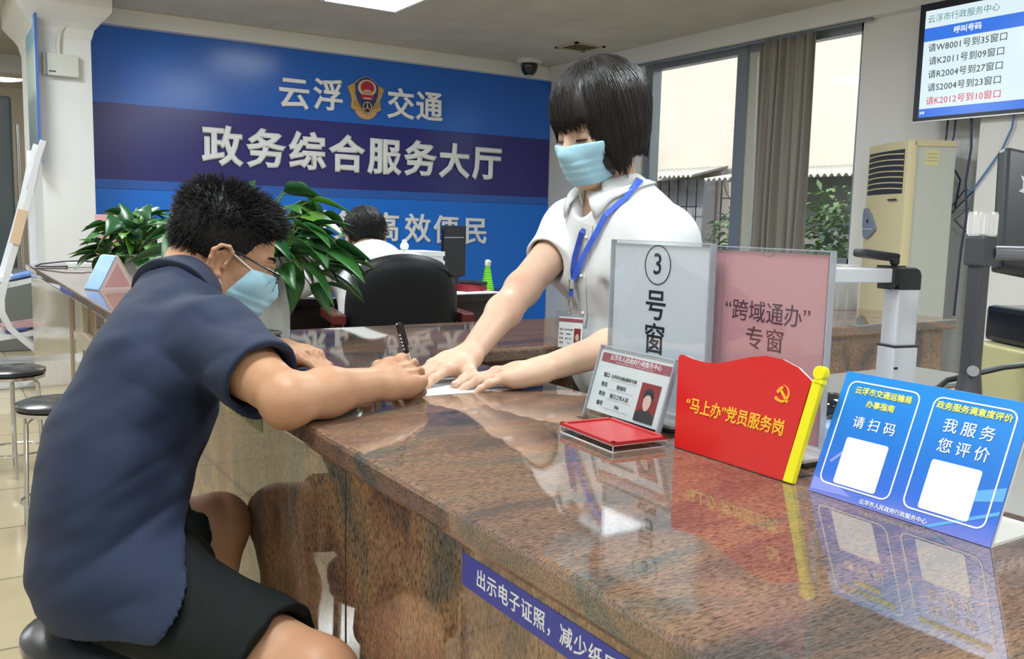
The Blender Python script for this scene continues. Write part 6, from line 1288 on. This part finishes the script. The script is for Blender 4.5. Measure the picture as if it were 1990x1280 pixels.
MB().box((-0.029, -0.0016, -0.076), (0.029, 0.0002, -0.008)).build('badge_card', M('card_white', (0.70, 0.73, 0.73), 0.4), badge)
MB().box((-0.029, -0.0019, -0.019), (0.029, -0.0015, -0.011)).build('badge_heading', mar, badge); MB().box((0.009, -0.0019, -0.071), (0.025, -0.0015, -0.032)).build('badge_photo', M('photo_red', (0.22, 0.025, 0.03), 0.4), badge)
m = MB().prism([(0.017 + 0.0045 * math.cos(a), -0.052 + 0.008 * math.sin(a)) for a in np.linspace(0, 2 * PI, 17)[:-1]], -0.0022, -0.0018); m.build('badge_portrait', M('print_skin', (0.55, 0.42, 0.34), 0.5), badge)
for k, (a, b2) in enumerate((('窗口', '云浮市交通局'), ('姓名', '陈晓玲'), ('职务', '窗口工作'), ('编号', '706'))):
    text(badge, a, -0.0215, -0.036 - k * 0.0098, -0.0019, 0.0048, ink_g, ext=0.0002, name='badge_field'); text(badge, b2, -0.0045, -0.036 - k * 0.0098, -0.0019, 0.0038, ink_g, ext=0.0002, name='badge_entry')

# ------------------------------------------------------------------ the clerk at the back desk
clk = thing('person', 'clerk in a white shirt seated at the back desk, seen from behind', 'person', (1.58, 3.50, 0.0))
FC = Frame((1.598, 3.68, 1.018), (0.16, 1.0), 24, 0, 1.0)
v = Vol((1.02, 3.28, 0.0), (1.98, 4.10, 1.25), 0.0042)
CT = [(1.575, 3.50, 0.52), (1.575, 3.50, 0.70), (1.585, 3.56, 0.84), (1.59, 3.60, 0.90)]; CRr = [0.15, 0.155, 0.17, 0.11]; CD = np.array([0.1, 1, 0])
def clk_torso(v, g):
    v.chain(CT, CRr, 0.03, (CD, 1.4), grow=g)
    for S in ((1.40, 3.60, 0.895), (1.78, 3.58, 0.89)): v.cone(CT[3], S, 0.075, 0.058, 0.04, grow=g)
    v.cone(CT[3], (1.597, 3.635, 0.95), 0.08, 0.055, 0.03, grow=g)
clk_torso(v, -0.02); v.cone((1.597, 3.63, 0.92), FC.p(0, -0.03, -0.06), 0.055, 0.052, 0.02); head(v, FC, False, False)
CLS, CLE, CLW = (1.40, 3.60, 0.895), (1.275, 3.73, 0.800), (1.40, 3.95, 0.80); CS2, CE2, CW2 = (1.78, 3.58, 0.89), (1.83, 3.68, 0.81), (1.60, 3.88, 0.80)
for S, E_, W_ in ((CLS, CLE, CLW), (CS2, CE2, CW2)): v.chain([S, E_, W_], [0.048, 0.042, 0.028], 0.02)
hand(v, CLW, (0.6, 0.8, -0.05), (0, 0, 1), True, ((20, 30, 20),) * 4); hand(v, CW2, (-0.8, 0.55, -0.05), (0, 0, 1), False, ((20, 30, 20),) * 4)
for s_ in (-1, 1): v.chain([(1.575 + s_ * 0.09, 3.50, 0.54), (1.575 + s_ * 0.11, 3.72, 0.54), (1.575 + s_ * 0.11, 3.70, 0.08)], [0.075, 0.055, 0.035], 0.02); v.cone((1.575 + s_ * 0.11, 3.70, 0.045), (1.575 + s_ * 0.11, 3.78, 0.03), 0.035, 0.028, 0.02)
link('body', v.mesh('body', 2), skin_mat('skin_clerk', (0.50, 0.31, 0.20), (0.45, 0.25, 0.16)), clk, world=True); del v
v = Vol((1.10, 3.30, 0.45), (1.98, 3.86, 1.02), 0.0042); clk_torso(v, 0.0)
for S, E_, fr_c in ((CLS, CLE, 0.80), (CS2, CE2, 0.8)):
    S, E_ = np.array(S), np.array(E_); dd_ = (E_ - S) / np.linalg.norm(E_ - S); hm = S + (E_ - S) * fr_c; v.cone(S, E_, 0.066, 0.066, 0.03, cut=[(hm, dd_)])
X, Y, Z = v.grid(); v.f += (0.012 * noise3(X, Y, Z, (14, 14, 18), 21)).astype(np.float32); v.cone((1.60, 3.645, 0.93), tuple(FC.p(0, -0.04, -0.05)), 0.054, 0.054, 0.01, sub=True)
link('shirt', v.mesh('shirt', 2), shirt_m, clk, world=True); del v
ax = Vector(FC.p(0, -0.04, -0.06)) - Vector((1.597, 3.63, 0.93)); Mx = Vector((0, 0, 1)).rotation_difference(ax.normalized()).to_matrix().to_4x4(); Mx.translation = Vector((1.596, 3.628, 0.935))
MB().lathe([(0.057, 0), (0.058, 0.026), (0.061, 0.03), (0.078, 0.004), (0.082, -0.01), (0.07, 0.0)], n=40, mat=Mx).build('collar', shirt_m, clk, smooth=True, world=True, ang=180)
v = Vol((1.35, 3.34, 0.02), (1.82, 3.80, 0.66), 0.006)
for s_ in (-1, 1): v.chain([(1.575 + s_ * 0.09, 3.50, 0.55), (1.575 + s_ * 0.11, 3.71, 0.55), (1.575 + s_ * 0.11, 3.69, 0.10)], [0.09, 0.07, 0.06], 0.02)
v.ell((1.575, 3.49, 0.555), (0.155, 0.12, 0.075), None, 0.03); link('trousers', v.mesh('trousers', 1), bpy.data.materials['trousers_black'], clk, world=True); del v
v = Vol(FC.o - 0.17, FC.o + 0.17, 0.0035); X, Y, Z = v.grid(); x, y, z = FC.local(X, Y, Z)
th = 0.006 + 0.012 * sstep(-0.03, 0.09, z) + 0.012 * noise3(x, y, z, (70, 70, 20), 23) * sstep(-0.05, 0.05, z)
hz2 = np.interp(y, [-0.13, -0.06, -0.02, 0.0, 0.02, 0.05, 0.08], [-0.085, -0.08, -0.045, 0.012, 0.0, 0.04, 0.07])
v.f = (np.maximum(cranium_d(FC, X, Y, Z) - th, (hz2 - z + 0.006 * noise3(x, y, z, (120, 120, 60), 24)) * 0.9) * 0.95).astype(np.float32); hc = link('hair', v.mesh('hair', 1), hair_k, clk, world=True); del v
rs = np.random.RandomState(15); lines = []
while len(lines) < 1200:
    q = rs.randn(3); q /= np.linalg.norm(q); p = q * np.array([0.086, 0.106, 0.096]) + np.array([0, -0.012, 0.035])
    if p[2] < float(np.interp(p[1], [-0.13, -0.06, -0.02, 0.0, 0.02, 0.05, 0.08], [-0.078, -0.072, -0.035, 0.02, 0.01, 0.05, 0.08])): continue
    nrm = q / np.linalg.norm(q); tng = np.array([nrm[0] * 0.6, -0.3, -0.7]); L = rs.uniform(0.01, 0.024); lines.append(np.array([FC.p(*(p + (nrm * 0.3 + tng) * L * t + rs.randn(3) * 0.0005)) for t in (0, 0.5, 1.0)]))
strands('hair_strands', lines, hair_k, hc, 0.0012, 0.0003)
for s in (-1, 1): loop(FC, [(s * 0.088, -0.004, 0.016), (s * 0.091, -0.022, 0.0), (s * 0.086, -0.014, -0.03), (s * 0.078, 0.01, -0.04)], clk)
